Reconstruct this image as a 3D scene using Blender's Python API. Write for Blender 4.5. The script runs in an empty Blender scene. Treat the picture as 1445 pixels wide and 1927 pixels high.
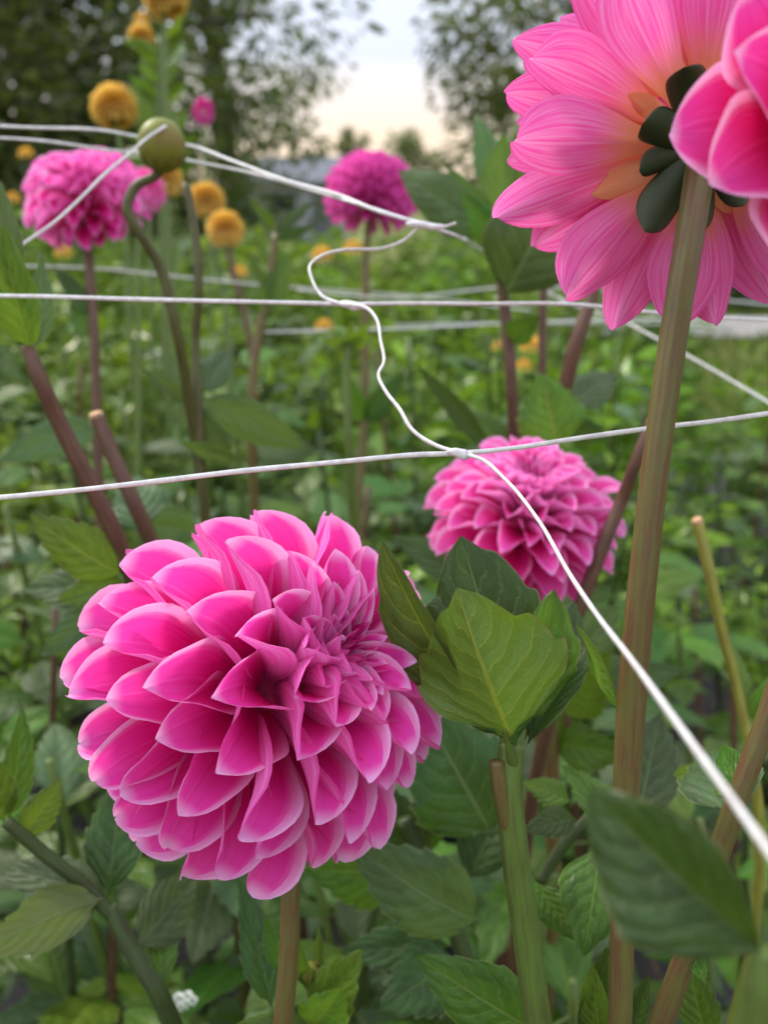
import bpy, math, random
import numpy as np
from mathutils import Vector, Matrix, Quaternion

SC = bpy.context.scene
COL = SC.collection
R = math.radians
rnd = random.Random(11)

# ------------------------------------------------------------------ camera
CAM_H = 0.95
PITCH = R(19.2)
F_PX, CX, CY = 1669.0, 722.5, 963.5            # photograph 1445 x 1927
cam_d = bpy.data.cameras.new('camera')
cam_d.sensor_fit = 'VERTICAL'
cam_d.sensor_height = 24.0
cam_d.lens = 12.0 / math.tan(R(30.0))
cam_d.clip_start, cam_d.clip_end = 0.01, 3000
cam_d.dof.use_dof = True
cam_d.dof.focus_distance = 0.275
cam_d.dof.aperture_fstop = 6.0
cam = bpy.data.objects.new('camera', cam_d)
COL.objects.link(cam)
cam.location = (0, 0, CAM_H)
cam.rotation_euler = (math.pi / 2 - PITCH, 0, 0)
SC.camera = cam
CAM = Vector((0, 0, CAM_H))
FWD = Vector((0, math.cos(PITCH), -math.sin(PITCH)))
UP = Vector((0, math.sin(PITCH), math.cos(PITCH)))
RIGHT = Vector((1, 0, 0))
def P(px, py, d):
    return CAM + (FWD + RIGHT * ((px - CX) / F_PX) + UP * ((CY - py) / F_PX)) * d

# ------------------------------------------------------------------ world, sun, exposure
SUN_EL, SUN_AZ = R(42), R(-48)                  # azimuth from +Y towards +X
w = bpy.data.worlds.new('World'); SC.world = w; w.use_nodes = True
wn, wl = w.node_tree.nodes, w.node_tree.links
wn.clear()
wo = wn.new('ShaderNodeOutputWorld'); bg = wn.new('ShaderNodeBackground')
sky = wn.new('ShaderNodeTexSky'); sky.sky_type = 'NISHITA'; sky.sun_disc = False
sky.sun_elevation = SUN_EL; sky.sun_rotation = SUN_AZ
sky.air_density, sky.dust_density, sky.ozone_density = 1.0, 2.5, 1.0
# thin even cloud over that sky: brighter overhead as under any overcast, creamier low down, streaked with lilac grey
def wmath(op, a_, b_=0.0, clamp=False):
    nd = wn.new('ShaderNodeMath'); nd.operation = op; nd.use_clamp = clamp
    for i_, v_ in enumerate((a_, b_)):
        if isinstance(v_, bpy.types.NodeSocket): wl.new(v_, nd.inputs[i_])
        else: nd.inputs[i_].default_value = v_
    return nd.outputs[0]
def wmix(f_, a_, b_):
    nd = wn.new('ShaderNodeMix'); nd.data_type = 'RGBA'
    for i_, v_ in ((0, f_), (6, a_), (7, b_)):
        if isinstance(v_, bpy.types.NodeSocket): wl.new(v_, nd.inputs[i_])
        else: nd.inputs[i_].default_value = v_ if i_ == 0 else (*v_, 1)
    return nd.outputs[2]
wtc = wn.new('ShaderNodeTexCoord'); wsp = wn.new('ShaderNodeSeparateXYZ'); wl.new(wtc.outputs['Generated'], wsp.inputs[0])
elev = wmath('MAXIMUM', wsp.outputs[2], 0.0)
wmap = wn.new('ShaderNodeMapping'); wmap.inputs['Scale'].default_value = (1, 1, 4.5); wl.new(wtc.outputs['Generated'], wmap.inputs[0])
wns = wn.new('ShaderNodeTexNoise'); wns.inputs['Scale'].default_value = 2.4; wns.inputs['Detail'].default_value = 5; wl.new(wmap.outputs[0], wns.inputs['Vector'])
band = wmath('ADD', wmath('SUBTRACT', wmath('MULTIPLY', elev, 8.0), 0.3), wmath('MULTIPLY', wmath('SUBTRACT', wns.outputs[0], 0.5), 1.6), True)
tint = wmix(band, (1.0, 0.80, 0.62), (0.62, 0.66, 0.77))
lum = wmath('MULTIPLY', wmath('ADD', wmath('MULTIPLY', elev, 2.0), 1.0), 9.2)
vm = wn.new('ShaderNodeVectorMath'); vm.operation = 'SCALE'; wl.new(tint, vm.inputs[0]); wl.new(lum, vm.inputs['Scale'])
wl.new(wmix(0.85, sky.outputs[0], vm.outputs[0]), bg.inputs[0]); wl.new(bg.outputs[0], wo.inputs[0])
bg.inputs[1].default_value = 0.12
sl = bpy.data.lights.new('sun', 'SUN'); sl.energy = 3.2; sl.angle = R(12); sl.color = (1, 0.91, 0.78)
sun = bpy.data.objects.new('sun', sl); COL.objects.link(sun)
sdir = Vector((math.sin(SUN_AZ) * math.cos(SUN_EL), math.cos(SUN_AZ) * math.cos(SUN_EL), math.sin(SUN_EL)))
sun.rotation_euler = (-sdir).to_track_quat('-Z', 'Y').to_euler()
sun.location = (0, 0, 6)
SC.view_settings.view_transform = 'Standard'
SC.view_settings.look = 'None'
SC.view_settings.gamma = 1
SC.view_settings.exposure = 0.12
SC.render.engine = 'CYCLES'
SC.cycles.use_denoising = True
SC.cycles.max_bounces = 6
SC.cycles.diffuse_bounces = 3
SC.cycles.transmission_bounces = 3
SC.cycles.glossy_bounces = 2
SC.cycles.transparent_max_bounces = 8
SC.cycles.sample_clamp_indirect = 6

# ------------------------------------------------------------------ node helper
class N:
    def __init__(self, name):
        self.m = bpy.data.materials.new(name); self.m.use_nodes = True
        self.t = self.m.node_tree; self.t.nodes.clear()
        self.out = self.t.nodes.new('ShaderNodeOutputMaterial')
    def n(self, typ, ins=None, **kw):
        nd = self.t.nodes.new(typ)
        for k, v in kw.items(): setattr(nd, k, v)
        for k, v in (ins or {}).items(): self.set(nd.inputs[k], v)
        return nd
    def set(self, sock, v):
        if isinstance(v, bpy.types.NodeSocket): self.t.links.new(v, sock)
        elif isinstance(v, (tuple, list)) and len(v) == 3 and sock.type == 'RGBA': sock.default_value = (*v, 1)
        else: sock.default_value = v
    def math(self, op, a, b=0.0, c=None, clamp=False):
        nd = self.t.nodes.new('ShaderNodeMath'); nd.operation = op; nd.use_clamp = clamp
        self.set(nd.inputs[0], a); self.set(nd.inputs[1], b)
        if c is not None: self.set(nd.inputs[2], c)
        return nd.outputs[0]
    def smooth(self, v, a, b, lo=0.0, hi=1.0):
        nd = self.t.nodes.new('ShaderNodeMapRange'); nd.interpolation_type = 'SMOOTHSTEP'
        self.set(nd.inputs['Value'], v); nd.inputs['From Min'].default_value = a; nd.inputs['From Max'].default_value = b
        nd.inputs['To Min'].default_value = lo; nd.inputs['To Max'].default_value = hi
        return nd.outputs[0]
    def mix(self, f, a, b, blend='MIX'):
        nd = self.t.nodes.new('ShaderNodeMix'); nd.data_type = 'RGBA'; nd.blend_type = blend
        self.set(nd.inputs[0], f); self.set(nd.inputs[6], a); self.set(nd.inputs[7], b)
        return nd.outputs[2]
    def noise(self, vec, scale, detail=3, rough=0.55):
        nd = self.t.nodes.new('ShaderNodeTexNoise')
        if vec is not None: self.t.links.new(vec, nd.inputs['Vector'])
        nd.inputs['Scale'].default_value = scale; nd.inputs['Detail'].default_value = detail
        nd.inputs['Roughness'].default_value = rough
        return nd.outputs[0]
    def vec(self, x, y, z=0.0):
        nd = self.t.nodes.new('ShaderNodeCombineXYZ')
        for i, v in enumerate((x, y, z)): self.set(nd.inputs[i], v)
        return nd.outputs[0]
    def uv(self):
        tc = self.t.nodes.new('ShaderNodeTexCoord'); s = self.t.nodes.new('ShaderNodeSeparateXYZ')
        self.t.links.new(tc.outputs['UV'], s.inputs[0]); self.tc = tc
        return s.outputs[0], s.outputs[1]
    def rand(self):
        return self.n('ShaderNodeObjectInfo').outputs['Random']
    def hsv(self, col, h=0.5, s=1.0, v=1.0):
        nd = self.n('ShaderNodeHueSaturation')
        self.set(nd.inputs['Hue'], h); self.set(nd.inputs['Saturation'], s); self.set(nd.inputs['Value'], v); self.set(nd.inputs['Color'], col)
        return nd.outputs[0]
    def finish(self, col, rough=0.5, spec=0.3, trans=0.0, tcol=None, height=None, bump=0.3, bdist=0.001, sheen=0.0):
        p = self.n('ShaderNodeBsdfPrincipled')
        self.set(p.inputs['Base Color'], col); self.set(p.inputs['Roughness'], rough)
        self.set(p.inputs['Specular IOR Level'], spec)
        if sheen: p.inputs['Sheen Weight'].default_value = sheen
        nrm = None
        if height is not None:
            b = self.n('ShaderNodeBump'); b.inputs['Strength'].default_value = bump; b.inputs['Distance'].default_value = bdist
            self.set(b.inputs['Height'], height); nrm = b.outputs[0]
            self.t.links.new(nrm, p.inputs['Normal'])
        sh = p.outputs[0]
        if trans:
            t = self.n('ShaderNodeBsdfTranslucent'); self.set(t.inputs[0], tcol if tcol is not None else col)
            ms = self.n('ShaderNodeMixShader'); self.set(ms.inputs[0], trans)
            self.t.links.new(sh, ms.inputs[1]); self.t.links.new(t.outputs[0], ms.inputs[2]); sh = ms.outputs[0]
        self.t.links.new(sh, self.out.inputs[0])
        return self.m

# ------------------------------------------------------------------ materials
def petal_mat(name, deep, mid, edge, back, base=None):
    m = N(name); x, y = m.uv()                     # x across 0..1, y along 0..1
    a = m.math('ABSOLUTE', m.math('MULTIPLY_ADD', x, 2.0, -1.0))
    streak = m.noise(m.vec(m.math('MULTIPLY', x, 22.0), m.math('MULTIPLY', y, 1.6)), 1.0, 2)
    blotch = m.noise(m.n('ShaderNodeTexCoord').outputs['Object'], 3.0, 2)
    yy = m.math('ADD', y, m.math('MULTIPLY', m.math('SUBTRACT', streak, 0.5), 0.22))
    c = m.mix(m.smooth(yy, 0.42, 1.0), deep, mid)
    em = m.math('MAXIMUM', m.smooth(m.math('ADD', a, m.math('MULTIPLY', m.math('SUBTRACT', streak, 0.5), 0.25)), 0.66, 1.0), m.smooth(y, 0.88, 1.0))
    em = m.math('MULTIPLY', em, m.smooth(y, 0.25, 0.7))
    c = m.mix(em, c, edge)
    c = m.mix(m.math('MULTIPLY', m.smooth(streak, 0.55, 0.8), 0.12), c, edge)
    c = m.mix(m.math('MULTIPLY', m.smooth(blotch, 0.5, 0.75), 0.16), c, deep)
    bf = m.n('ShaderNodeNewGeometry').outputs['Backfacing']
    bc = m.mix(m.math('MULTIPLY', m.smooth(streak, 0.3, 0.75), 0.55), back, edge)
    if base is not None: bc = m.mix(m.smooth(yy, 0.14, 0.46), base, bc)
    c = m.mix(bf, c, bc)
    c = m.hsv(c, v=m.math('MULTIPLY_ADD', m.rand(), 0.14, 0.93))
    h = m.noise(m.vec(m.math('MULTIPLY', x, 30.0), m.math('MULTIPLY', y, 1.2)), 1.0, 2)
    return m.finish(c, rough=0.55, spec=0.18, trans=0.4, height=h, bump=0.25, bdist=0.0006, sheen=0.0)

PINK = petal_mat('pink_petal', (0.80, 0.010, 0.27), (0.92, 0.080, 0.50), (0.96, 0.54, 0.86), (0.92, 0.11, 0.53))
PINK_LIGHT = petal_mat('light_pink_petal', (0.82, 0.025, 0.29), (0.93, 0.15, 0.54), (0.96, 0.50, 0.82), (0.93, 0.25, 0.63))
PINK_BACK = petal_mat('pink_peach_petal', (0.64, 0.004, 0.10), (0.90, 0.060, 0.42), (0.95, 0.50, 0.80), (0.89, 0.095, 0.46), base=(0.88, 0.33, 0.16))
EYE = petal_mat('dark_pink_floret', (0.45, 0.004, 0.13), (0.66, 0.02, 0.26), (0.85, 0.22, 0.52), (0.60, 0.02, 0.24))
MAGENTA = petal_mat('magenta_petal', (0.58, 0.01, 0.22), (0.78, 0.04, 0.42), (0.86, 0.24, 0.60), (0.76, 0.08, 0.44))
PEACH = petal_mat('peach_scale', (0.86, 0.30, 0.12), (0.90, 0.45, 0.24), (0.92, 0.66, 0.42), (0.88, 0.40, 0.20), base=(0.86, 0.28, 0.10))
AMBER = petal_mat('amber_petal', (0.70, 0.38, 0.03), (0.85, 0.60, 0.14), (0.90, 0.70, 0.26), (0.83, 0.55, 0.12))

def leaf_mat(name, top, under, vein, edge, var=0.45, trans=0.26, rough=0.36, uvein=None):
    m = N(name); x, y = m.uv()
    sx = m.math('MULTIPLY_ADD', x, 2.0, -1.0); a = m.math('ABSOLUTE', sx)
    wob = m.math('MULTIPLY', m.math('SUBTRACT', m.noise(m.vec(sx, y), 4.0, 2), 0.5), 0.12)
    # midrib
    mid = m.smooth(a, 0.018, 0.055, 1.0, 0.0)
    # side veins sweep forward towards the margin
    t = m.math('ADD', m.math('SUBTRACT', y, m.math('MULTIPLY', m.math('POWER', a, 1.25), 0.30)), wob)
    off = m.math('MULTIPLY', m.math('GREATER_THAN', sx, 0.0), 0.37)
    fr = m.math('FRACT', m.math('ADD', m.math('MULTIPLY', t, 7.0), off))
    lat_d = m.math('ABSOLUTE', m.math('SUBTRACT', fr, 0.5))
    lat = m.math('MULTIPLY', m.smooth(lat_d, 0.02, 0.075, 1.0, 0.0), m.smooth(a, 0.97, 0.7))
    # net of fine veins
    vo = m.n('ShaderNodeTexVoronoi', feature='DISTANCE_TO_EDGE'); vo.inputs['Scale'].default_value = 1.0
    m.t.links.new(m.vec(m.math('MULTIPLY', sx, 7.0), m.math('MULTIPLY', m.math('ADD', t, wob), 22.0)), vo.inputs['Vector'])
    net = m.smooth(vo.outputs['Distance'], 0.01, 0.075, 1.0, 0.0)
    rim = m.smooth(a, 0.955, 0.995)
    big = m.noise(m.vec(sx, y, m.math('MULTIPLY', m.rand(), 30.0)), 2.6, 3)
    bf = m.n('ShaderNodeNewGeometry').outputs['Backfacing']
    ct = m.mix(m.smooth(big, 0.35, 0.7), top, tuple(v * 0.62 for v in top))
    c = m.mix(bf, ct, under)
    c = m.hsv(c, h=m.math('MULTIPLY_ADD', m.rand(), 0.05, 0.475), v=m.math('MULTIPLY_ADD', m.rand(), var, 1.0 - var * 0.5))
    vt = m.math('MAXIMUM', mid, m.math('MULTIPLY', lat, 0.62))
    vt = m.math('MAXIMUM', vt, m.math('MULTIPLY', net, 0.22))
    c = m.mix(m.math('MULTIPLY', vt, 0.6), c, vein)
    c = m.mix(m.math('MULTIPLY', rim, 0.7), c, edge)
    h = m.math('SUBTRACT', m.math('MULTIPLY', lat_d, 0.8), m.math('MULTIPLY', net, 0.10))
    h = m.math('SUBTRACT', h, m.math('MULTIPLY', mid, 0.5))
    h = m.math('ADD', h, m.math('MULTIPLY', big, 0.5))
    tc = m.mix(0.6, c, (0.20, 0.34, 0.02))
    return m.finish(c, rough=rough, spec=0.32, trans=trans, tcol=tc, height=h, bump=0.6, bdist=0.0020)

LEAF = leaf_mat('dahlia_leaf', (0.062, 0.150, 0.012), (0.13, 0.22, 0.030), (0.19, 0.29, 0.05), (0.20, 0.24, 0.08))
LEAF_DARK = leaf_mat('dark_dahlia_leaf', (0.034, 0.082, 0.013), (0.09, 0.14, 0.036), (0.14, 0.20, 0.07), (0.20, 0.20, 0.09), trans=0.2)
LEAF_GREY = leaf_mat('grey_green_leaf', (0.075, 0.130, 0.042), (0.16, 0.22, 0.085), (0.16, 0.21, 0.12), (0.18, 0.22, 0.12), rough=0.5)
LEAF_FRESH = leaf_mat('fresh_dahlia_leaf', (0.105, 0.22, 0.018), (0.15, 0.23, 0.02), (0.30, 0.36, 0.06), (0.30, 0.30, 0.10), trans=0.36)
LEAF_BRONZE = leaf_mat('bronze_backed_leaf', (0.050, 0.12, 0.025), (0.115, 0.17, 0.022), (0.33, 0.36, 0.04), (0.22, 0.15, 0.06), trans=0.34)

def stem_mat(name, a, b, mixbias=0.5):
    m = N(name); x, y = m.uv()
    ang = m.math('MULTIPLY', x, 2 * math.pi)
    cx, sn = m.math('COSINE', ang), m.math('SINE', ang)
    v = m.vec(m.math('MULTIPLY', cx, 2.6), m.math('MULTIPLY', sn, 2.6), m.math('MULTIPLY', y, 0.09))
    n1 = m.noise(v, 1.6, 5, 0.65)
    v2 = m.vec(m.math('MULTIPLY', cx, 1.0), m.math('MULTIPLY', sn, 1.0), m.math('MULTIPLY', y, 0.25))
    n2 = m.noise(v2, 1.1, 3)
    f = m.smooth(m.math('ADD', m.math('MULTIPLY', n1, 0.6), m.math('MULTIPLY', n2, 0.4)), mixbias - 0.16, mixbias + 0.16)
    c = m.mix(f, a, b)
    sp = m.noise(m.vec(m.math('MULTIPLY', cx, 5.0), m.math('MULTIPLY', sn, 5.0), m.math('MULTIPLY', y, 3.0)), 2.0, 2)
    c = m.mix(m.math('MULTIPLY', m.smooth(sp, 0.66, 0.74), 0.5), c, tuple(q * 0.35 for q in a))
    return m.finish(c, rough=0.42, spec=0.35, height=n1, bump=0.4, bdist=0.0008)
STEM = stem_mat('green_brown_stem', (0.125, 0.050, 0.026), (0.115, 0.118, 0.028), 0.48)
STEM_RED = stem_mat('purple_brown_stem', (0.080, 0.034, 0.022), (0.125, 0.066, 0.036), 0.5)
STEM_GREEN = stem_mat('green_stem', (0.075, 0.085, 0.020), (0.10, 0.17, 0.030), 0.46)
STEM_DARK = stem_mat('dark_green_stem', (0.035, 0.035, 0.014), (0.045, 0.085, 0.018), 0.48)

def plain(name, a, b, scale=6, rough=0.6, spec=0.3, trans=0, bump=0.3, bdist=0.002, coord='Object'):
    m = N(name); tc = m.n('ShaderNodeTexCoord').outputs[coord]
    n = m.noise(tc, scale, 5, 0.6)
    c = m.mix(m.smooth(n, 0.35, 0.65), a, b)
    return m.finish(c, rough=rough, spec=spec, trans=trans, height=n, bump=bump, bdist=bdist)
STRING = plain('white_twine', (0.86, 0.85, 0.84), (0.70, 0.68, 0.68), 300, 0.45, 0.4, 0.15)
CUT = plain('cut_pith', (0.62, 0.40, 0.22), (0.42, 0.25, 0.12), 300, 0.8)
BUDM = plain('bud_scale', (0.15, 0.19, 0.016), (0.17, 0.13, 0.03), 60, 0.5, 0.25)
BUDB = plain('brown_bud_scale', (0.12, 0.055, 0.022), (0.15, 0.10, 0.025), 90, 0.5, 0.25)
SEPAL = plain('dark_bract', (0.026, 0.055, 0.014), (0.050, 0.060, 0.028), 140, 0.35, 0.45, 0.1)
SCALE_M = plain('peach_bract_scale', (0.88, 0.36, 0.16), (0.85, 0.28, 0.16), 60, 0.5, 0.3, 0.35)
CORE_P = plain('bloom_core', (0.55, 0.02, 0.14), (0.45, 0.01, 0.10), 60, 0.6)
CORE_D = plain('bloom_eye', (0.30, 0.012, 0.12), (0.42, 0.02, 0.18), 200, 0.5)
CORE_A = plain('amber_core', (0.45, 0.14, 0.02), (0.36, 0.10, 0.01), 60, 0.6)
LITTER = plain('dry_leaf', (0.30, 0.17, 0.10), (0.16, 0.09, 0.06), 40, 0.85)
BARK = plain('bark', (0.075, 0.058, 0.045), (0.13, 0.11, 0.085), 9, 0.9, 0.1, 0, 0.6, 0.03)

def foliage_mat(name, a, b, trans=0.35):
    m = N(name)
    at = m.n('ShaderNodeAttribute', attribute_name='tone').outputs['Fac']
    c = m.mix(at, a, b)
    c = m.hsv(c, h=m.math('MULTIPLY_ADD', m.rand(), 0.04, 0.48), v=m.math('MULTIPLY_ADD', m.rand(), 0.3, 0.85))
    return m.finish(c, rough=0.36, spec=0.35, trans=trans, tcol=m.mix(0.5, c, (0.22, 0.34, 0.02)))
FOL = foliage_mat('bed_foliage', (0.022, 0.070, 0.006), (0.25, 0.42, 0.022))  # first green is darkened to paint shaded gaps between the leaves
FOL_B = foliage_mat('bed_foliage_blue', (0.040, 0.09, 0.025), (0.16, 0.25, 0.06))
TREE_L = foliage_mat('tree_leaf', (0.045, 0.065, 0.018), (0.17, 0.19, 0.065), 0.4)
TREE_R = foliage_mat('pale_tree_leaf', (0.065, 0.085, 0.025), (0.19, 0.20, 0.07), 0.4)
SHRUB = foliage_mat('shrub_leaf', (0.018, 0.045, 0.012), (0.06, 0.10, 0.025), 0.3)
GRASSM = foliage_mat('grass_blade', (0.07, 0.11, 0.02), (0.17, 0.21, 0.05), 0.3)

# ------------------------------------------------------------------ object helpers
def mesh(name, verts, faces, mat=None, uv=None, smooth=True, tone=None):
    me = bpy.data.meshes.new(name)
    me.from_pydata([tuple(v) for v in verts], [], faces)
    if uv is not None:
        l = me.uv_layers.new(name='UVMap')
        idx = np.empty(len(me.loops), dtype=np.int32); me.loops.foreach_get('vertex_index', idx)
        l.data.foreach_set('uv', np.asarray(uv, dtype=np.float32)[idx].ravel())
    if tone is not None:
        at = me.attributes.new('tone', 'FLOAT', 'POINT'); at.data.foreach_set('value', np.asarray(tone, dtype=np.float32))
    if smooth: me.polygons.foreach_set('use_smooth', [True] * len(me.polygons))
    if mat is not None: me.materials.append(mat)
    return me
def root(name, loc, label, cat, group=None):
    o = bpy.data.objects.new(name, None); COL.objects.link(o)
    o.empty_display_size = 0.02; o.location = loc
    o['label'] = label; o['category'] = cat
    if group: o['group'] = group
    return o
def part(name, me, parent=None, mat4=None, label=None):
    """mesh given in world space unless mat4 (world matrix) is given; child of a root Empty"""
    o = bpy.data.objects.new(name, me); COL.objects.link(o)
    if mat4 is not None: o.matrix_basis = mat4
    if parent is not None:
        o.parent = parent; o.matrix_parent_inverse = Matrix.Translation(-Vector(parent.location))
    if label: o['label'] = label
    return o
def sub(name, me, parent, mat4):
    """child of a part, mat4 in the part's own frame"""
    o = bpy.data.objects.new(name, me); COL.objects.link(o); o.matrix_basis = mat4; o.parent = parent
    return o
def structure(name, me):
    o = bpy.data.objects.new(name, me); COL.objects.link(o); o['kind'] = 'structure'; return o

def catmull(pts, per=8):
    """smooth line through pts (tangents weighted by chord length, so it never overshoots)"""
    pts = [Vector(p) for p in pts]
    if len(pts) == 2: pts = [pts[0], pts[0].lerp(pts[1], .5), pts[1]]
    n = len(pts); L = [(pts[i + 1] - pts[i]).length or 1e-6 for i in range(n - 1)]
    D = [(pts[i + 1] - pts[i]) / L[i] for i in range(n - 1)]
    T = [D[0]] + [(D[i - 1] * L[i] + D[i] * L[i - 1]) / (L[i] + L[i - 1]) for i in range(1, n - 1)] + [D[-1]]
    out = []
    for i in range(n - 1):
        for k in range(per):
            t = k / per; t2, t3 = t * t, t ** 3
            out.append(pts[i] * (2 * t3 - 3 * t2 + 1) + T[i] * L[i] * (t3 - 2 * t2 + t) + pts[i + 1] * (-2 * t3 + 3 * t2) + T[i + 1] * L[i] * (t3 - t2))
    out.append(pts[-1]); return out
def tube(name, pts, radii, mat, sides=14, ribs=0, ribamp=0.07, per=8, flat=1.0, wob=0.0, seed=0, cap=True):
    rr = random.Random(seed)
    line = catmull(pts, per); n = len(line)
    rad = np.interp(np.linspace(0, 1, n), np.linspace(0, 1, len(radii)), radii)
    V, F, U = [], [], []
    t0 = (line[1] - line[0]).normalized()
    a = Vector((0, 0, 1)) if abs(t0.z) < 0.8 else Vector((1, 0, 0))
    nrm = (a - t0 * a.dot(t0)).normalized()
    ph = rr.random() * 6; s = 0.0
    for i in range(n):
        t = (line[min(i + 1, n - 1)] - line[max(i - 1, 0)]).normalized()
        nrm = (nrm - t * nrm.dot(t)).normalized(); b = t.cross(nrm)
        if i: s += (line[i] - line[i - 1]).length
        k = 1 + (wob * (math.sin(i * .61 + ph) + math.sin(i * .23 + 2 * ph)) if wob else 0)
        for j in range(sides + 1):
            an = 2 * math.pi * j / sides
            r = rad[i] * k * (1 + (ribamp * math.cos(ribs * an) if ribs else 0))
            V.append(line[i] + nrm * (math.cos(an) * r) + b * (math.sin(an) * r * flat)); U.append((j / sides, s / max(rad[0], 1e-4)))
    for i in range(n - 1):
        for j in range(sides):
            q = i * (sides + 1) + j
            F.append((q, q + 1, q + sides + 2, q + sides + 1))
    if cap:
        for i in (0, n - 1):
            V.append(line[i]); U.append((.5, .5)); c = len(V) - 1
            for j in range(sides):
                q = i * (sides + 1) + j
                F.append((c, q + 1, q) if i == 0 else (c, q, q + 1))
    return mesh(name, V, F, mat, U)

def leaf_mesh(mat, wr=0.5, fold=0.25, curl=0.3, twist=0.0, teeth=8, tamp=0.16, um=0.38, ripple=0.05, nL=36, nW=5, seed=0, pet=0.06):
    """unit length leaf along +Y, upper face +Z"""
    rr = random.Random(seed); V, F, U = [], [], []
    y = z = 0.0; ph = rr.random() * 6; cols = 2 * nW + 1
    for i in range(nL + 1):
        u = i / nL
        ang = -curl * (u - 0.3) * 1.4
        if i: y += math.cos(ang) / nL; z += math.sin(ang) / nL
        if u < um: p = math.sin(math.pi / 2 * (u / um) ** 0.8)
        else:
            q = (u - um) / (1 - um); p = (1 - q ** 1.7) ** 0.95 * (1 - .12 * q)
        if u < pet: p = p * 0.5
        tw = twist * (u - .3)
        for j in range(cols):
            v = (j - nW) / nW; a = abs(v)
            saw = ((u * teeth + (0.3 if v > 0 else 0)) % 1.0)
            saw = (saw if saw < .78 else (1 - saw) * 3.5) - 0.4
            fade = min(1, (u - .12) * 5) * min(1, (1 - u) * 7) if u > .12 else 0
            ww = p * wr / 2 * (1 + tamp * saw * fade * a ** 6) * v
            fa = fold * (1 + 0.25 * math.sin(3 * u + ph))
            x = ww * math.cos(fa); h = abs(ww) * math.sin(fa)
            h += ripple * a * a * wr * math.sin(u * 14 + ph + (2.0 if v > 0 else 0)) * .5
            h += -0.10 * wr * (a ** 3) * p
            yo = tamp * wr * .5 * saw * fade * a ** 6 + a * a * wr * 0.10 * (1 - u)
            ct, st = math.cos(tw), math.sin(tw)
            x, h = x * ct - h * st, x * st + h * ct
            V.append((x, y + yo * math.cos(ang) - h * math.sin(ang), z + h * math.cos(ang) + yo * math.sin(ang)))
            U.append(((v + 1) / 2, u))
    for i in range(nL):
        for j in range(cols - 1):
            q = i * cols + j; F.append((q, q + 1, q + cols + 1, q + cols))
    return mesh('leaf', V, F, mat, U)

def frame(base, tip, roll=0.0, ref=None):
    """matrix that puts a unit +Y thing from base to tip, +Z turned to the viewer side at roll 0"""
    base, tip = Vector(base), Vector(tip); yv = tip - base; L = yv.length; yv.normalize()
    ref = ref if ref is not None else (CAM - (base + tip) / 2)
    zv = ref - yv * ref.dot(yv); zv.normalize()
    zv = Quaternion(yv, roll) @ zv; xv = yv.cross(zv)
    m = Matrix((xv, yv, zv)).transposed().to_4x4() @ Matrix.Diagonal((L, L, L, 1))
    m.translation = base; return m
_ls = [0]
def leaf(parent, b, t, mat=None, w=0.5, roll=0, fold=0.25, curl=0.3, name='leaf', stalk=None, **kw):
    _ls[0] += 1
    me = leaf_mesh(mat or LEAF, wr=w, fold=fold, curl=curl, seed=_ls[0], **kw)
    o = part(name, me, parent, frame(P(*b), P(*t), R(roll)))
    if stalk is not None:
        p1 = P(*stalk); p2 = P(*b)
        part('leaf_stalk', tube('leaf_stalk', [p1, p1.lerp(p2, .5) + Vector((0, 0, .002)), p2], [.0017, .0012], STEM_GREEN, 8), parent)
    return o

# ------------------------------------------------------------------ petals and blooms
def petal_mesh(mat, bend=0.4, cup=(1.7, 1.0, 0.7), um=0.6, tip=1.5, seed=0, nL=16, nW=5, base=0.22, ripple=0.02, notch=0.0):
    """unit length along +Y, unit width, inner face +Z (towards the eye of the bloom)"""
    rr = random.Random(seed); V, F, U = [], [], []
    y = z = 0.0; cols = 2 * nW + 1; us = [1 - (1 - i / nL) ** 1.35 for i in range(nL + 1)]
    skew = rr.uniform(-.06, .06); ph = rr.random() * 6; tw = rr.uniform(-.18, .18)
    for i, u in enumerate(us):
        ang = -bend * u ** 1.5
        if i:
            d = u - us[i - 1]; y += math.cos(ang) * d; z += math.sin(ang) * d
        if u < um: p = base + (1 - base) * math.sin(math.pi / 2 * u / um) ** 1.8
        else: p = max(0.0, 1 - ((u - um) / (1 - um)) ** (1.25 * tip)) ** 0.8
        if i == nL: p = 0.03
        phi = np.interp(u, [0, .5, .78, .92, 1], [cup[0], cup[0] * .7 + cup[1] * .3, cup[1], cup[2], cup[2] + .25])
        for j in range(cols):
            v = (j - nW) / nW
            x = p * .5 * math.sin(phi * v) / phi
            h = p * .5 * (1 - math.cos(phi * v)) / phi
            h += ripple * math.sin(u * 7 + ph + 2 * v) * abs(v)
            h -= 0.02 * p * math.exp(-(v / .16) ** 2) * (1 - u * .5)
            x += skew * u * u
            t_ = tw * u
            x, h = x * math.cos(t_) - h * math.sin(t_), x * math.sin(t_) + h * math.cos(t_)
            yo = -notch * math.exp(-((v - skew * 6) / .2) ** 2) * (u > .97)
            V.append((x, y + yo - h * math.sin(ang), z + h * math.cos(ang))); U.append(((v + 1) / 2, u))
    for i in range(nL):
        for j in range(cols - 1):
            q = i * cols + j; F.append((q, q + 1, q + cols + 1, q + cols))
    return mesh('petal', V, F, mat, U)
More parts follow.
